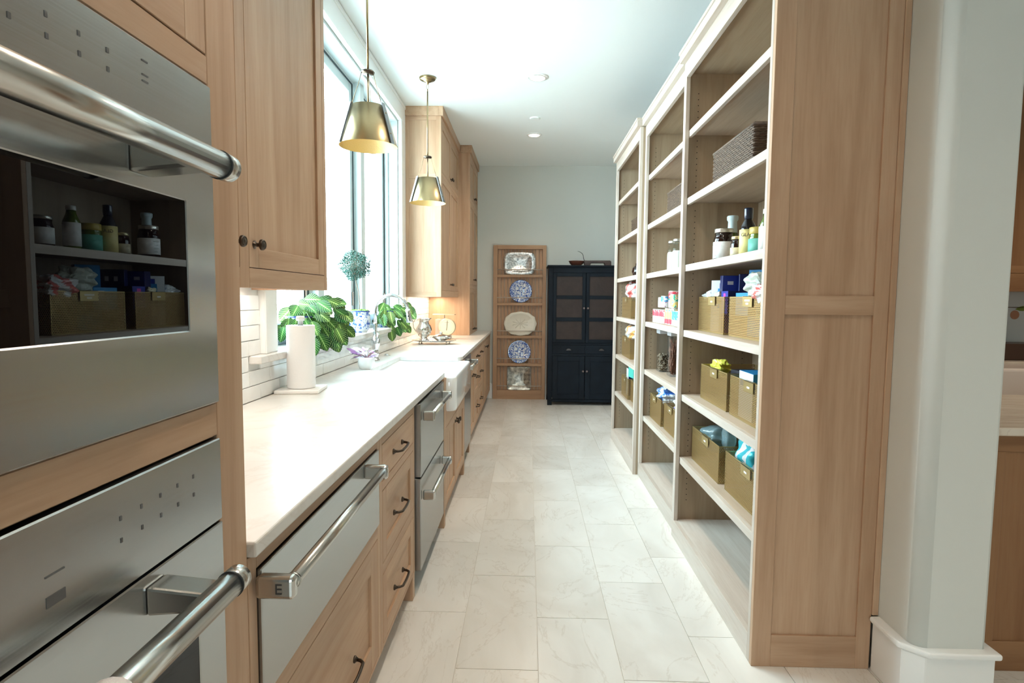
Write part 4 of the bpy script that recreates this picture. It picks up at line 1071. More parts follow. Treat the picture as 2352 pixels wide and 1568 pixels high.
# ================================================================== RIGHT BOOKCASES
SHZ = [2.320, 1.950, 1.580, 1.213, .845, .480]
XB = 1.30
holes_mat = simple('shelf_pin_hole', (.02, .015, .01), .8)
def bookcase(label, xf, y0, y1, zt, endpanel=None, st=.045, near_ret=False, crown_near=0, grp='oak bookcases along the right wall'):
    t = thing('bookcase', label, 'bookcase', (1.08, (y0+y1)/2, 0), grp)
    F = Face('-X', xf)
    mb = MB(); mb.mat(oak('z', 5))  # oak of the insides, its shade painted in as a darker tone
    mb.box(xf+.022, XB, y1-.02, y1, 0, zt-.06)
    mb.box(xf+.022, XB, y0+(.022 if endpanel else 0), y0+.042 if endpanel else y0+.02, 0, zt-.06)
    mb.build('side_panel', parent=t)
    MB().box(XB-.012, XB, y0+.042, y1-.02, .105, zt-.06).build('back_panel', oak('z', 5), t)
    mb = MB(); mb.mat(PV); F.box(mb, y0+(.0222 if endpanel else 0), y0+st, 0, zt-.06, -.022, 0); F.box(mb, y1-st, y1, .105, zt-.06, -.022, 0)
    mb.mat(PY_); F.box(mb, y0+st, y1-st, zt-.145, zt-.06, -.022, 0)
    mb.build('face_frame', parent=t, bevel=.001)
    mb = MB(); F.box(mb, y0+st, y1, 0, .105, -.022, 0); mb.build('plinth', PY_, t, bevel=.001)
    MB().box(xf+.022, XB-.012, y0+.042, y1-.02, .085, .105).build('bottom_shelf', PY_, t)
    MB().box(xf+.022, XB, y0+.02, y1-.02, zt-.12, zt-.10).build('top_panel', oak('y', 5), t)
    mb = MB(); cn = crown_near
    mb.box(xf-.03, XB, y0-cn, y1+(.0), zt-.06, zt); mb.box(xf-.036, XB, y0-cn-(.006 if cn else 0), y1, zt-.018, zt)
    mb.build('crown', PY_, t, bevel=.002)
    for z in SHZ:
        mb = MB(); mb.mat(PY_); mb.box(xf+.024, xf+.044, y0+.044, y1-.022, z-.037, z); mb.mat(oak('y', 4)); mb.box(xf+.044, XB-.014, y0+.044, y1-.022, z-.022, z)
        mb.build('shelf', parent=t, bevel=.0012)
    mb = MB()
    for yy, sg in ((y1-.0202, -1),):
        for xx in (xf+.075, XB-.07):
            z = .22
            while z < zt-.2:
                if all(abs(z-s_+.018) > .022 for s_ in SHZ):
                    mb.lathe([(.0028, 0), (.0028, -.0012)], (xx, yy, z), 8, 'y')
                z += .032
    mb.build('pin_holes', holes_mat, t, kind='stuff')
    if endpanel:
        P = Face('-Y', 2.162); mb = MB(); mb.mat(OV)
        P.box(mb, xf+.0, .933, 0, zt-.06, -.022, .0); P.box(mb, 1.25, 1.302, 0, zt-.06, -.022, 0)
        mb.mat(OX); P.box(mb, .933, 1.25, 0, .124, -.022, 0); P.box(mb, .933, 1.25, 1.335, 1.404, -.022, 0); P.box(mb, .933, 1.25, zt-.145, zt-.06, -.022, 0)
        mb.mat(OV); P.box(mb, .930, 1.253, .12, zt-.14, -.02, -.009)
        mb.build('end_panel', parent=t, bevel=.0012)
        mb = MB(); mb.mat(OV); P.box(mb, 1.302, 1.3245, .213, zt-.06, -.022, .006); mb.build('scribe_strip', parent=t, bevel=.002)
    return t
bk1 = bookcase('nearest oak bookcase section with the wide panelled end facing the camera', .862, 2.162, 3.405, 2.75, endpanel=True)
bk2 = bookcase('middle oak bookcase section holding canned goods and glass jars', .884, 3.407, 4.598, 2.75)
bk3 = bookcase('farthest oak bookcase section next to the black cupboard', .845, 4.60, 5.82, 2.75, crown_near=.02)

# ---- gold perforated baskets
def basket(label, x, y0, y1, z, h=.186, d=.29, tagy=None, txt=(), grp='gold perforated baskets on the bookcases'):
    t = thing('perforated_basket', label, 'basket', (x+d/2, (y0+y1)/2, z), grp)
    z += .001
    def wall(mb, p, q):
        uvl = mb.b.loops.layers.uv.verify()
        A, B = Vector(p), Vector(q); L = (B-A).length; n = Vector((A.y-B.y, B.x-A.x, 0)).normalized()*.0012
        for off in (n*0, n):
            vs = [mb.b.verts.new(v) for v in (A+off, B+off, B+off+Vector((0, 0, h)), A+off+Vector((0, 0, h)))]
            f = mb._f(vs)
            for lp, uv in zip(f.loops, ((0, 0), (L, 0), (L, h), (0, h))): lp[uvl].uv = uv
    mb = MB(); mb.mat(PERF)
    wall(mb, (x, y0, z), (x, y1, z)); wall(mb, (x, y1, z), (x+d, y1, z)); wall(mb, (x+d, y1, z), (x+d, y0, z)); wall(mb, (x+d, y0, z), (x, y0, z))
    o = mb.build('perforated_wall', parent=t)
    mb = MB(); e = .0018
    for zz in (z+.0005, z+h-.002):
        mb.box(x-e, x+e, y0-e, y1+e, zz, zz+.003); mb.box(x+d-e, x+d+e, y0-e, y1+e, zz, zz+.003); mb.box(x+e, x+d-e, y0-e, y0+e, zz, zz+.003); mb.box(x+e, x+d-e, y1-e, y1+e, zz, zz+.003)
    mb.box(x, x+d, y0, y1, z, z+.0015)
    for xx in (x, x+d):
        for yy in (y0, y1): mb.box(xx-e, xx+e, yy-e, yy+e, z, z+h)
    mb.build('wire_frame', GOLD, t)
    ty = tagy if tagy is not None else (y0+y1)/2
    mb = MB(); mb.box(x-.008, x-.0062, ty-.055, ty+.055, z+h-.044, z+h+.003); mb.box(x-.008, x+.008, ty-.055, ty+.055, z+h+.001, z+h+.003); g = mb.build('label_holder', GOLD, t)
    mb = MB()
    for k, (w_, zz) in enumerate(txt or ((.03, -.024),)): mb.box(x-.0086, x-.008, ty-w_/2, ty+w_/2, z+h+zz-.004, z+h+zz+.004)
    mb.build('lettering', simple('white_lettering', (.85, .85, .82), .5), g)
    return t
gb = basket
gb('gold basket, left of two on the blue boxes shelf', .965, 2.92, 3.34, 1.213, tagy=3.10)
gb('gold basket, right of two on the blue boxes shelf', .965, 2.39, 2.84, 1.213, tagy=2.60, txt=((.06, -.016), (.03, -.030)))
gb('gold basket with a yellow packet, left on the shelf below the blue boxes', .965, 2.84, 3.26, .845, tagy=3.03)
gb('gold basket with blue cartons, right on the shelf below the blue boxes', .965, 2.36, 2.79, .845, tagy=2.55)
gb('gold basket on the lowest near shelf holding clear plastic packs', .948, 2.87, 3.33, .480, tagy=3.08)
gb('gold basket on the lowest near shelf holding a turquoise bag', .955, 2.36, 2.79, .480, tagy=2.52)
gb('gold basket, left on the lowest shelf of the middle bookcase', .955, 4.16, 4.52, .480, tagy=4.36)
gb('gold basket, right on the lowest shelf of the middle bookcase', .965, 3.72, 4.10, .480, tagy=3.92)
gb('gold basket under the crumpled red snack bag in the far bookcase', .91, 5.20, 5.68, 1.213, tagy=5.46)
gb('gold basket under the orange bag in the far bookcase', .92, 5.27, 5.70, .845, tagy=5.50)
gb('gold basket under the green box in the far bookcase', .91, 5.28, 5.62, .480, tagy=5.42)
gb('gold basket behind the green box basket in the far bookcase', .93, 4.85, 5.24, .480, tagy=5.05)
# ---- wicker baskets
WICK = simple('dark_wicker', (.105, .068, .045), .6, var=.45, vscale=60)
def wicker(label, x0, x1, y0, y1, z, h, grp='dark wicker baskets'):
    t = thing('wicker_basket', label, 'basket', ((x0+x1)/2, (y0+y1)/2, z), grp)
    per = []; step = .017
    def seg(a, b, ax, cst, rev):
        n = max(2, int(abs(b-a)/step)); n += n % 2
        for k in range(n):
            v = a+(b-a)*k/n
            per.append(((v, cst) if ax == 'x' else (cst, v), ax, rev))
    seg(y0, y1, 'y', x0, -1); seg(x0, x1, 'x', y1, 1); seg(y1, y0, 'y', x1, 1); seg(x1, x0, 'x', y0, -1)
    rows = int(h/.0095); mb = MB()
    for r_ in range(rows):
        pts = []
        for k, (p, ax, sg) in enumerate(per):
            o_ = .0035*(1 if (k+r_) % 2 else -1)*sg
            pts.append((p[0]+(o_ if ax == 'y' else 0), p[1]+(o_ if ax == 'x' else 0), z+.006+r_*.0095))
        mb.tube(pts, .0048, 4, closed=True)
    mb.build('weave', WICK, t, kind='stuff')
    mb = MB(); 
    mb.tube([(x0, y0, z+h), (x0, y1, z+h), (x1, y1, z+h), (x1, y0, z+h)], .0085, 6, closed=True); mb.box(x0+.004, x1-.004, y0+.004, y1-.004, z+.001, z+.006)
    mb.build('rim', WICK, t)
    return t
wicker('dark wicker basket in the nearest bookcase, high shelf', .925, 1.22, 2.50, 3.03, 1.951, .158)
wicker('dark wicker basket in the middle bookcase, same high shelf level', .935, 1.22, 3.60, 4.04, 1.951, .14)
wicker('small dark wicker basket in the far bookcase, high shelf', .93, 1.17, 4.92, 5.38, 1.951, .13)

# ---- food containers
def lbl(name, col, rough=.5): return simple(name, col, rough)
def jar(name, label, cat, c, prof, glass, lid=None, lidm=None, label_band=None, lm=None, n=28, grp=None, fill=None, fillm=None):
    t = thing(name, label, cat, c, grp)
    b = MB().lathe(prof, c, n, caps=False).build('jar_body', glass, t)
    if lid: MB().lathe(lid, c, n, caps=False).build('lid', lidm, t)
    if label_band:
        r, a, bb = label_band; MB().lathe([(r, a), (r+.0006, a), (r+.0006, bb), (r, bb)], c, n, caps=False).build('paper_label', lm, t)
    if fill: MB().lathe(fill, c, n, caps=False).build('contents', fillm, t)
    return t
DARKJ = simple('dark_preserve_glass', (.012, .004, .004), .05, coat=.5)
GRNJ = simple('olive_jar_glass', (.10, .15, .02), .08, coat=.5)
WLAB = simple('white_label', (.80, .83, .84), .55, var=.12, vscale=60)
YLAB = simple('yellow_label', (.78, .68, .30), .5, var=.1, vscale=30)
LIDG = simple('gold_lid', (.55, .48, .30), .3, .8)
LIDS = simple('silver_lid', (.7, .68, .62), .3, .8)
def J(r, h, neck=.8): return [(r*.92, 0), (r, .004), (r, h*.72), (r*.95, h*.8), (r*neck, h*.87), (r*neck, h), (1e-3, h)]
def LID(r, h, t_=.014): return [(r, h-t_), (r+.001, h-t_+.001), (r+.001, h-.001), (r-.001, h+.001), (1e-3, h+.001)]
def wordlabel(body, parent, c, r, z, ang, size, mat, name='lettering'):
    o = text_mesh(body, size, mat); o.parent = parent; o['_o'] = parent['_o']
    d = Vector((math.cos(ang), math.sin(ang), 0)); p = Vector(c) + d*(r+.0008) + Vector((0, 0, z))
    X = Vector((-d.y, d.x, 0)); M = Matrix((X, Vector((0, 0, 1)), d)).transposed().to_4x4(); M.translation = p-Vector(parent['_o']); o.matrix_local = M
    return o
def text_mesh(body, size, mat, extrude=.0003):
    cu = bpy.data.curves.new('lettering', 'FONT'); cu.body = body; cu.size = size; cu.extrude = extrude; cu.align_x = 'CENTER'; cu.resolution_u = 3
    tmp = bpy.data.objects.new('lettering', cu); COL.objects.link(tmp)
    bpy.context.view_layer.update()
    me = bpy.data.meshes.new_from_object(tmp.evaluated_get(bpy.context.evaluated_depsgraph_get()))
    bpy.data.objects.remove(tmp); bpy.data.curves.remove(cu); me.materials.clear(); me.materials.append(mat)
    o = bpy.data.objects.new('lettering', me); COL.objects.link(o)
    return o
INK = simple('label_ink', (.03, .03, .04), .5)
GS = 'jars and bottles on the near bookcase'
z3 = 1.5805
t = jar('preserve_jar', 'large dark preserve jar with gold lid and white label, front left', 'jar', (1.02, 3.13, z3), J(.052, .155, .86), DARKJ, LID(.046, .172, .02), LIDS, (.0525, .02, .105), WLAB, grp=GS)
for k in range(4): wordlabel(['~~~~~', '------', '~~~~', '-----'][k], t, (1.02, 3.13, z3), .053, .085-k*.018, math.pi+.35, .012, INK)
jar('sauce_bottle', 'green sauce bottle with tall white cap behind the dark jar', 'bottle', (1.10, 3.24, z3), [(.032, 0), (.034, .004), (.034, .12), (.026, .16), (.024, .17), (1e-3, .17)], GRNJ, [(.026, .165), (.025, .17), (.023, .225), (.029, .235), (.030, .25), (.027, .256), (1e-3, .257)], simple('pale_blue_cap', (.62, .76, .80), .35), (.0345, .03, .10), WLAB, grp=GS)
jar('preserve_jar', 'small dark jar between the white-capped bottle and the yellow-labelled bottle', 'jar', (1.02, 2.92, z3), J(.034, .10, .85), DARKJ, LID(.030, .112), LIDG, (.0346, .012, .058), simple('tan_label', (.55, .50, .36), .5), grp=GS)
t = jar('glaze_bottle', 'tall black bottle with yellow label and dark blue cap', 'bottle', (1.045, 2.86, z3), [(.036, 0), (.038, .005), (.038, .13), (.033, .155), (.018, .185), (.016, .19), (1e-3, .19)], simple('black_bottle', (.006, .008, .014), .08, coat=.6), [(.017, .188), (.02, .192), (.021, .235), (.02, .24), (1e-3, .24)], simple('navy_cap', (.01, .02, .05), .2, coat=.5), (.0385, .012, .138), YLAB, grp=GS)
wordlabel('GLA', t, (1.045, 2.86, z3), .0395, .105, math.pi+.95, .022, INK)
jar('pesto_jar', 'squat jar with yellow lid and teal label beside the yellow-labelled bottle', 'jar', (1.06, 2.76, z3), J(.046, .12, .9), GRNJ, LID(.043, .137, .03), simple('mustard_lid', (.48, .36, .08), .4), (.0466, .01, .085), simple('teal_label', (.10, .40, .33), .5), grp=GS)
jar('dressing_bottle', 'pale bottle with white label and cap, last before the bookcase end', 'bottle', (1.04, 2.62, z3), [(.032, 0), (.034, .004), (.034, .13), (.02, .165), (.018, .18), (1e-3, .18)], GRNJ, LID(.019, .20, .02), simple('white_cap', (.8, .8, .76), .4), (.0346, .02, .125), WLAB, grp=GS)
jar('preserve_jar', 'dark jar with silver lid hidden by the bookcase end, seen in the oven glass', 'jar', (1.08, 2.50, z3), J(.045, .125, .88), DARKJ, LID(.041, .139), LIDS, (.0456, .02, .09), WLAB, grp=GS)
# wicker contents
t = jar('spice_jar', 'jar with yellow lid poking out of the near wicker basket', 'jar', (1.0, 2.95, 1.958), J(.026, .15, .9), GRNJ, LID(.025, .168, .02), simple('yellow_lid', (.78, .62, .12), .4))
t = jar('spice_jar', 'jar with red lid poking out of the middle wicker basket', 'jar', (.985, 3.98, 1.958), J(.035, .13, .9), GRNJ, LID(.034, .152, .025), simple('red_lid', (.75, .10, .12), .4))
# glass flour jars
FLOURM = simple('flour', (.86, .86, .84), .9)
for lb, y in (('glass jar of flour with silver lid in the middle bookcase, left', 4.20), ('glass jar of flour in the middle bookcase, right, partly hidden', 4.06)):
    jar('flour_jar', lb, 'jar', (1.02, y, z3), J(.044, .195, .75), JARGLASS, LID(.036, .212, .016), LIDS, None, None, fill=[(.038, .004), (.0405, .008), (.0405, .125), (.035, .135), (1e-3, .137)], fillm=FLOURM)
# dark vase far
jar('black_vase', 'rounded black ceramic vase in the far bookcase', 'vase', (1.0, 5.38, z3), [(.03, 0), (.05, .015), (.062, .05), (.055, .085), (.03, .105), (.028, .12), (.032, .125), (1e-3, .12)], DARKJ)
# boxes
def carton(name, label, cat, x0, x1, y0, y1, z0, z1, front, side=None, rot=0, tilt=0, panel=None, grp=None, word=None, wordm=None, wsize=.02):
    c = ((x0+x1)/2, (y0+y1)/2, z0); t = thing(name, label, cat, c, grp)
    M = Matrix.Translation(c) @ Matrix.Rotation(rot, 4, 'Z') @ Matrix.Rotation(tilt, 4, 'X')
    a, b, h = (x1-x0)/2, (y1-y0)/2, z1-z0
    MB().box(-a, a, -b, b, 0, h, M).build('carton_body', side or front, t, bevel=.001)
    mb = MB(); mb.mat(front); mb.box(-a-.0006, -a, -b+.001, b-.001, .001, h-.001, M)
    if panel:
        for (u0, u1, v0, v1, pm) in panel: mb.mat(pm); mb.box(-a-.0011, -a-.0004, -b+2*b*u0, -b+2*b*u1, h*v0, h*v1, M)
    mb.build('printed_front', parent=t)
    if word:
        o = text_mesh(word, wsize, wordm); o.parent = t; o['_o'] = t['_o']
        Mx = M @ Matrix.Translation((-a-.0014, 0, h*.45)) @ Matrix(((0, 0, -1, 0), (-1, 0, 0, 0), (0, 1, 0, 0), (0, 0, 0, 1)))
        Mx.translation = Mx.translation - Vector(t['_o']); o.matrix_local = Mx
    return t
BLU = simple('deep_blue_card', (.012, .035, .33), .35); SKY = simple('sky_blue_card', (.02, .28, .62), .4); WH = simple('white_card', (.82, .84, .86), .5)
NVY = simple('navy_card', (.006, .012, .09), .35); TEALC = simple('teal_card', (.10, .62, .52), .45); PINK = simple('magenta_print', (.7, .05, .35), .4)
YEL = simple('yellow_card', (.80, .62, .12), .5)
z4 = 1.2145
carton('food_box', 'white carton with blue figure standing in the left gold basket', 'box', 1.025, 1.065, 3.11, 3.235, z4+.002, z4+.275, WH, NVY, rot=.85, panel=[(.3, .7, .45, .84, SKY), (.37, .63, .84, .94, BLU)])
carton('food_box', 'tall navy blue carton in the left gold basket', 'box', 1.06, 1.12, 2.965, 3.155, z4+.002, z4+.295, BLU, NVY, rot=1.45, panel=[(.1, .25, .84, .9, WH), (.4, .55, .84, .9, WH), (.72, .87, .84, .9, WH)])
carton('food_box', 'second navy carton with white marks at the right end of the left gold basket', 'box', 1.11, 1.15, 2.90, 3.05, z4+.002, z4+.30, NVY, NVY, rot=1.35, panel=[(.12, .24, .8, .88, WH), (.4, .52, .8, .88, WH), (.68, .8, .8, .88, WH)])
carton('food_box', 'bright blue carton at the right of the upper gold basket', 'box', 1.045, 1.105, 2.69, 2.79, z4+.002, z4+.31, SKY, BLU, rot=.7)
carton('food_box', 'flat blue carton with magenta print on the left gold basket', 'box', .985, 1.04, 2.93, 3.03, z4+.10, z4+.215, BLU, NVY, panel=[(.35, .65, .55, .9, PINK)])
carton('food_box', 'flat mid-blue carton on the right gold basket', 'box', .985, 1.02, 2.66, 2.82, z4+.10, z4+.205, SKY, NVY, panel=[(.2, .45, .6, .85, WH)])
# bags: crumpled pouches
def pouch(name, label, c, sx, sy, sz, mat, seed, cat='bag', mat2=None, rot=0, amp=.22):
    t = thing(name, label, cat, (c[0], c[1], c[2]))
    rnd = random.Random(seed); mb = MB(); b = mb.b
    bmesh.ops.create_icosphere(b, subdivisions=4, radius=1)
    ph = [rnd.uniform(0, 6.28) for _ in range(9)]
    for v in b.verts:
        p = v.co.copy()
        q = 1 + amp*(math.sin(4*p.x+ph[0])*math.cos(5*p.y+ph[1]) + .6*math.sin(9*p.z+ph[2]+3*p.y) + .45*abs(math.sin(11*p.x+ph[3]-7*p.y+5*p.z)) - .3)
        v.co = Vector((math.copysign(abs(p.x)**.8, p.x)*sx*q, math.copysign(abs(p.y)**.8, p.y)*sy*q, (p.z*q*.5+.5)*sz))
    zm = min(v.co.z for v in b.verts)
    R_ = Matrix.Rotation(rot, 3, 'Z')
    for v in b.verts: v.co = R_ @ v.co + Vector((c[0], c[1], c[2]-zm))
    mb.mats = [mat] + ([mat2] if mat2 else [])
    for f in b.faces:
        f.smooth = False if amp > .15 else True
    if mat2:
        for f in b.faces:
            if math.sin(f.calc_center_median().y*70+f.calc_center_median().z*55+ph[4]) > .35: f.material_index = 1
    mb.build('pouch_body', parent=t); return t
FOILR = simple('red_white_wrapper', (.78, .18, .16), .2, coat=.4); FOILW = simple('white_wrapper', (.82, .84, .86), .25, coat=.4); FOILG = simple('grey_green_pouch', (.55, .60, .52), .3)
CLR = simple('clear_plastic', (.55, .80, .86), .05, trans=.7); TURQ = simple('turquoise_foil', (.05, .55, .66), .2, .2); MAR = simple('maroon_foil', (.16, .01, .04), .2)
ORG = simple('orange_print', (.85, .42, .12), .3); VIO = simple('violet_print', (.30, .12, .55), .3)
CRM = simple('cream_wrapper', (.78, .70, .50), .4)
pouch('snack_bag', 'white folded paper bag lying on the left gold basket', (1.03, 3.27, 1.37), .05, .06, .06, FOILW, 1, rot=.2)
pouch('snack_bag', 'cream wrapped roll beside the blue figure carton', (.99, 3.075, 1.365), .022, .035, .06, CRM, 2)
pouch('snack_bag', 'grey-green pouch leaning in the right gold basket', (1.01, 2.60, 1.395), .035, .075, .11, FOILG, 3, rot=.5, amp=.19)
pouch('snack_bag', 'red and white wrapper bag at the right end of the gold basket', (1.0, 2.46, 1.36), .05, .085, .10, FOILW, 4, mat2=FOILR)
z5 = .8465
pouch('snack_bag', 'yellow packet in the gold basket below the blue boxes', (1.03, 3.13, .98), .045, .07, .075, simple('yellow_foil', (.82, .78, .12), .3), 5)
carton('food_box', 'black tray box in the gold basket beside the yellow packet', 'box', 1.06, 1.18, 2.88, 3.04, z5, z5+.185, simple('black_card', (.02, .02, .03), .4), rot=.2)
carton('food_box', 'white carton with blue lid in the right lower gold basket', 'box', .99, 1.09, 2.58, 2.75, z5, z5+.215, WH, SKY, panel=[(.1, .9, .70, .8, SKY)])
carton('food_box', 'yellow and blue carton at the back of the right lower gold basket', 'box', 1.11, 1.22, 2.40, 2.62, z5, z5+.26, YEL, BLU, panel=[(0, 1, .55, .75, WH), (0, 1, .3, .5, BLU)])
z6 = .4815
pouch('plastic_pack', 'clear blue plastic pack in the lowest gold basket, left', (1.04, 3.20, .56), .075, .10, .14, CLR, 6, 'plastic pack', amp=.12)
pouch('plastic_pack', 'round clear plastic lid standing in the lowest gold basket', (1.06, 3.06, .57), .03, .05, .17, CLR, 7, 'plastic pack', amp=.08)
carton('food_box', 'pale mint carton leaning in the lowest gold basket', 'box', 1.12, 1.2, 2.90, 3.12, z6, z6+.25, simple('mint_card', (.55, .86, .80), .5), rot=-.1)
pouch('snack_bag', 'turquoise foil bag leaning out of the lowest right gold basket', (1.07, 2.66, .55), .09, .12, .22, TURQ, 8, mat2=FOILW, amp=.12)
pouch('snack_bag', 'dark maroon foil bag at the right in the lowest gold basket', (1.07, 2.47, .53), .07, .075, .22, MAR, 9, amp=.12)
pouch('snack_bag', 'blue and white packet bundle in the middle bookcase lowest basket, left', (1.06, 4.33, .60), .085, .11, .13, FOILW, 10, mat2=simple('blue_print', (.08, .25, .7), .3))
pouch('snack_bag', 'violet and blue packet bundle in the middle bookcase lowest basket, right', (1.08, 3.93, .58), .085, .12, .15, FOILW, 12, mat2=VIO)
pouch('snack_bag', 'crumpled red and clear snack bag above a gold basket, far bookcase', (.99, 5.53, 1.365), .075, .14, .165, FOILW, 13, mat2=FOILR, amp=.16)
pouch('snack_bag', 'orange and white bag in the far bookcase basket', (.99, 5.55, .99), .065, .12, .155, FOILW, 14, mat2=ORG, amp=.14)
carton('food_box', 'mint green box on the lowest basket of the far bookcase', 'box', .95, 1.10, 5.30, 5.46, .669, .775, TEALC, TEALC, rot=.1)
carton('food_box', 'white and black box beside the mint green box, far bookcase', 'box', .95, 1.08, 5.48, 5.60, z6, .735, WH, NVY)
# cans, rows and stack
def printed(name, base, ink, scale, thr, ink2=None):
    def fn(t, b):
        N, L = t.nodes, t.links; tc = N.new('ShaderNodeTexCoord'); n = N.new('ShaderNodeTexNoise'); n.inputs['Scale'].default_value = scale; n.inputs['Detail'].default_value = 2
        L.new(tc.outputs['Object'], n.inputs['Vector']); r = N.new('ShaderNodeValToRGB'); r.color_ramp.interpolation = 'CONSTANT'; e = r.color_ramp.elements
        e[0].position = 0; e[0].color = (*(ink2 or ink), 1); e[1].position = thr; e[1].color = (*base, 1); k = e.new(thr-.045); k.color = (*ink, 1)
        L.new(n.outputs[0], r.inputs[0]); L.new(r.outputs[0], b.inputs['Base Color'])
    return mapped(name, fn, .35)
REDC = printed('red_can_label', (.66, .05, .08), (.85, .8, .78), 55, .40); WHC = printed('white_can_label', (.76, .76, .74), (.62, .12, .14), 60, .40, (.15, .2, .45)); YELC = printed('yellow_can_label', (.80, .60, .18), (.85, .8, .7), 50, .47, (.05, .42, .25))
BLC = printed('blue_can_label', (.05, .30, .60), (.8, .84, .86), 45, .45); GRC = simple('green_can_stripe', (.05, .4, .25), .4)
def can(label, x, y, z, r, h, bands, grp):
    t = thing('food_can', label, 'can', (x, y, z), grp)
    MB().lathe([(r*.97, 0), (r, .003), (r*.975, .006), (r*.975, h-.006), (r, h-.003), (r*.95, h), (r*.93, h-.004), (1e-3, h-.004)], (x, y, z), 20, caps=False).build('tin', LIDS, t)
    for k, (a, b, mt) in enumerate(bands):
        MB().lathe([(r*.985, h*a), (r*.985, h*b)], (x, y, z), 20, caps=False).build('label_band', mt, t)
    return t
zc = 1.2135; g1 = 'red and white soup cans in the front row'
NTH = ['leftmost', 'second', 'third', 'fourth', 'fifth']
for k in range(5): can(NTH[k] + ' red-topped soup can from the left in the front row', .975+.004*(k % 2), 4.46-.069*k, zc, .033, .10, [(.06, .5, WHC), (.5, .94, REDC)], g1)
for k in range(4): can(NTH[k] + ' red-topped soup can from the left in the second row', 1.045, 4.43-.069*k, zc, .033, .10, [(.06, .5, WHC), (.5, .94, REDC)], 'red and white soup cans in the second row')
for k in range(3): can(['yellow fruit can touching the front row of red soup cans', 'middle yellow fruit can of three', 'yellow fruit can nearest the short blue cans'][k], .985, 4.10-.078*k, zc, .037, .112, [(.06, .35, REDC), (.35, .6, YELC), (.6, .94, YELC)], 'yellow fruit cans')
for k in range(2): can(['short blue can next to the yellow fruit cans', 'short blue can at the far right end of the can row'][k], .975, 3.86-.074*k, zc, .035, .10, [(.06, .4, WHC), (.4, .94, BLC)], 'short blue cans')
zc2 = zc+.1125
can('small white can on its own lying stack, left of the second tier', 1.0, 4.40, zc2, .033, .075, [(.06, .94, WHC)], 'second tier cans')
can('white can with blue band on the second tier of cans', 1.0, 4.30, zc2, .035, .085, [(.06, .5, WHC), (.5, .94, BLC)], 'second tier cans')
can('orange can on the second tier of cans', 1.0, 4.02, zc2, .035, .095, [(.06, .94, YELC)], 'second tier cans')
can('white can under the tall red tin', 1.12, 4.34, zc+.0005, .04, .135, [(.06, .94, WHC)], 'back row cans')
can('tall tin with wide red band on top of the can pile', 1.035, 4.19, zc2, .042, .12, [(.06, .45, WHC), (.45, .55, GRC), (.55, .94, REDC)], 'back row cans')
can('second tall red-banded tin at the back of the can pile', 1.13, 4.23, zc+.001, .042, .25, [(.06, .6, WHC), (.6, .94, REDC)], 'back row cans')
can('tallest white and red can at the right of the pile', 1.08, 4.08, zc+.001, .04, .31, [(.06, .4, WHC), (.4, .6, REDC), (.6, .94, WHC)], 'back row cans')
# clear canisters
PL_ = clear_glass('clear_canister', (.84, .87, .91))
def canister(label, x0, x1, y0, y1, z, h, fillh, fm, sticks=False):
    t = thing('clear_canister', label, 'canister', ((x0+x1)/2, (y0+y1)/2, z))
    MB().box(x0, x1, y0, y1, z+.001, z+h-.03).build('container', PL_, t, bevel=.006, seg=2)
    MB().box(x0-.002, x1+.002, y0-.002, y1+.002, z+h-.03, z+h).build('lid', simple('clear_lid', (.55, .57, .60), .2), t, bevel=.003)
    mb = MB(); rnd = random.Random(int(h*1000))
    if sticks:
        for i in range(150):
            x, y = rnd.uniform(x0+.012, x1-.012), rnd.uniform(y0+.012, y1-.012); z_ = z+.01+rnd.random()*.14; L = rnd.uniform(.06, .14)
            x2, y2 = min(max(x+rnd.uniform(-.03, .03), x0+.01), x1-.01), min(max(y+rnd.uniform(-.03, .03), y0+.01), y1-.01)
            mb.tube([(x, y, z_), (x2, y2, min(z_+L, z+h-.05))], .0035, 5)
    else:
        for i in range(420):
            mb.ball((rnd.uniform(x0+.010, x1-.010), rnd.uniform(y0+.010, y1-.010), z+.008+rnd.random()*fillh), .0075, sz=.7, n=6, m=4)
    mb.build('contents', fm, t, kind='stuff'); return t
canister('square clear canister of dried beans in the middle bookcase', .98, 1.08, 4.37, 4.475, .845, .315, .125, simple('dried_beans', (.33, .25, .16), .5, var=.5, vscale=90))
canister('tall clear canister of cinnamon sticks in the middle bookcase', .996, 1.10, 4.10, 4.205, .845, .315, .25, simple('cinnamon', (.26, .11, .06), .6, var=.5, vscale=60), True)
print('shelves ok')

# ================================================================== KITCHEN BEYOND THE PILLAR
isl = thing('kitchen_island', 'brown wood island end with stone top beyond the white pillar', 'island', (2.9, 2.5, 0))
KF = Face('-Y', 2.17)
mb = MB(); mb.mat(KV); mb.box(1.70, 4.2, 2.192, 2.88, .0, .905); mb.build('carcass', parent=isl)
mb = MB(); mb.mat(KX); KF.box(mb, 1.70, 4.2, 0, .115, -.022, .0); KF.box(mb, 1.70, 4.2, .84, .905, -.022, 0)
mb.mat(KV); KF.box(mb, 1.70, 1.76, .115, .84, -.022, 0); KF.box(mb, 2.30, 2.38, .115, .84, -.022, 0); KF.box(mb, 1.75, 4.2, .11, .845, -.02, -.009); mb.build('end_panel', parent=isl, bevel=.0015)
MB().box(1.64, 4.25, 2.135, 2.92, .905, .935).build('stone_top', KCOUNTER, isl, bevel=.004)
kc = thing('kitchen_cabinet', 'brown kitchen base cabinet with stone top along the kitchen back wall', 'cabinet', (3.4, 4.5, 0))
MB().box(1.6, 2.74, 4.22, 4.84, .1, .905).box(4.01, 4.98, 4.22, 4.84, .1, .905).box(2.74, 4.01, 4.46, 4.84, .1, .905).box(2.74, 4.01, 4.22, 4.46, .1, .68).build('carcass', KV, kc); MB().box(1.6, 4.98, 4.455, 4.832, .905, .945).build('stone_top', KCOUNTER, kc, bevel=.003)
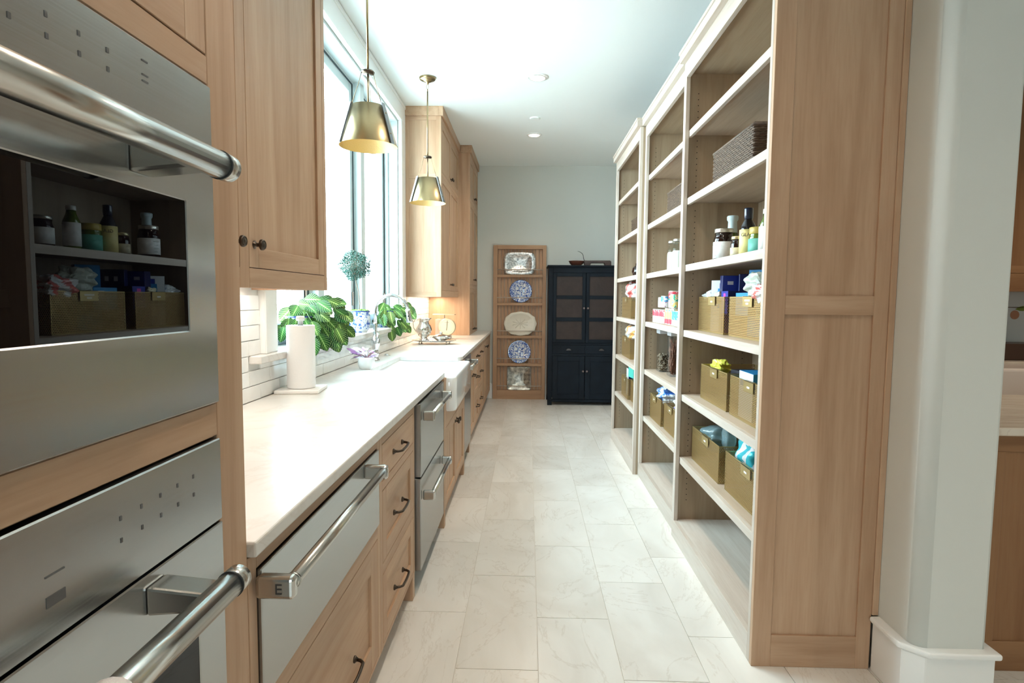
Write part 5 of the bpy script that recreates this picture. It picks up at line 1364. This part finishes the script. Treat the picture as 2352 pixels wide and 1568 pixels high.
MB().box(1.6, 4.98, 4.30, 4.84, 0, .1).build('toe_kick', KV, kc)
o = MB().box(2.75, 4.0, 4.12, 4.45, .69, .93); o = o.build('apron_sink', simple('warm_white_fireclay', (.72, .64, .58), .2), loc=(3.4, 4.3, .69), bevel=.02, seg=3); tag(o, 'warm white apron sink in the kitchen beyond the pillar', 'sink')
o = MB().box(3.0, 4.0, 4.55, 4.80, .946, 1.07).build('dark_tray', simple('dark_walnut', (.05, .022, .012), .4), loc=(3.4, 4.65, .946), bevel=.006); tag(o, 'dark brown box on the far kitchen counter', 'box')
kb = sempty('trim_backsplash')
MB().box(1.6, 5.0, 4.835, 4.85, .945, 1.50).build('splash_panel', simple('grey_white_panel', (.66, .68, .68), .3), kb)
fl_ = MB(); fl_.mat(simple('painted_leaf', (.20, .26, .04), .5))
def fleaf(x, z, a, L, W):
    pts = [(x+L*u*math.cos(a)-W*math.sin(math.pi*u)*s_*math.sin(a), z+L*u*math.sin(a)+W*math.sin(math.pi*u)*s_*math.cos(a)) for s_, us in ((-1, [k/6 for k in range(7)]), (1, [k/6 for k in range(5, 0, -1)])) for u in us]
    fl_.prism(pts, 'y', 4.833, 4.835)
fx0 = 3.93
for dx, dz, a, L in ((-.02, 0, .1, .12), (.05, .01, .9, .12), (.06, -.02, -.5, .13), (.16, .03, .4, .14), (.15, -.05, -.9, .10)): fleaf(fx0+dx, 1.33+dz, a, L, .02)
fl_.mat(simple('painted_fruit', (.48, .22, .13), .5)); 
for dx, dz in ((-.02, -.045), (-.13, .02), (.20, -.06)): fl_.lathe([(.036, 0), (.036, .002)], (fx0+dx, 4.832, 1.33+dz), 18, 'y', smooth=False)
fl_.mat(simple('painted_stem', (.12, .06, .03), .5)); fl_.box(fx0-.12, fx0+.2, 4.833, 4.835, 1.342, 1.348)
fl_.build('painted_branch', parent=kb)
ku = thing('kitchen_wall_cabinet', 'brown wood wall cabinet in the kitchen beyond the pillar', 'cabinet', (3.4, 4.65, 1.46))
KU = Face('-Y', 4.50)
MB().box(1.6, 5.0, 4.522, 4.83, 1.50, CZ-.03).build('carcass', KV, ku)
mb = MB(); mb.mat(KX); KU.box(mb, 1.6, 5.0, 1.465, 1.60, -.022, 0); mb.build('light_rail', simple('pale_rail_wood', (.50, .33, .20), .5), ku, bevel=.002)
for k in range(5): shaker(KU, 1.7+.6*k, 2.3+.6*k, 1.60, CZ-.05, ku, vm=KV, hm=KX)
print('kitchen ok')
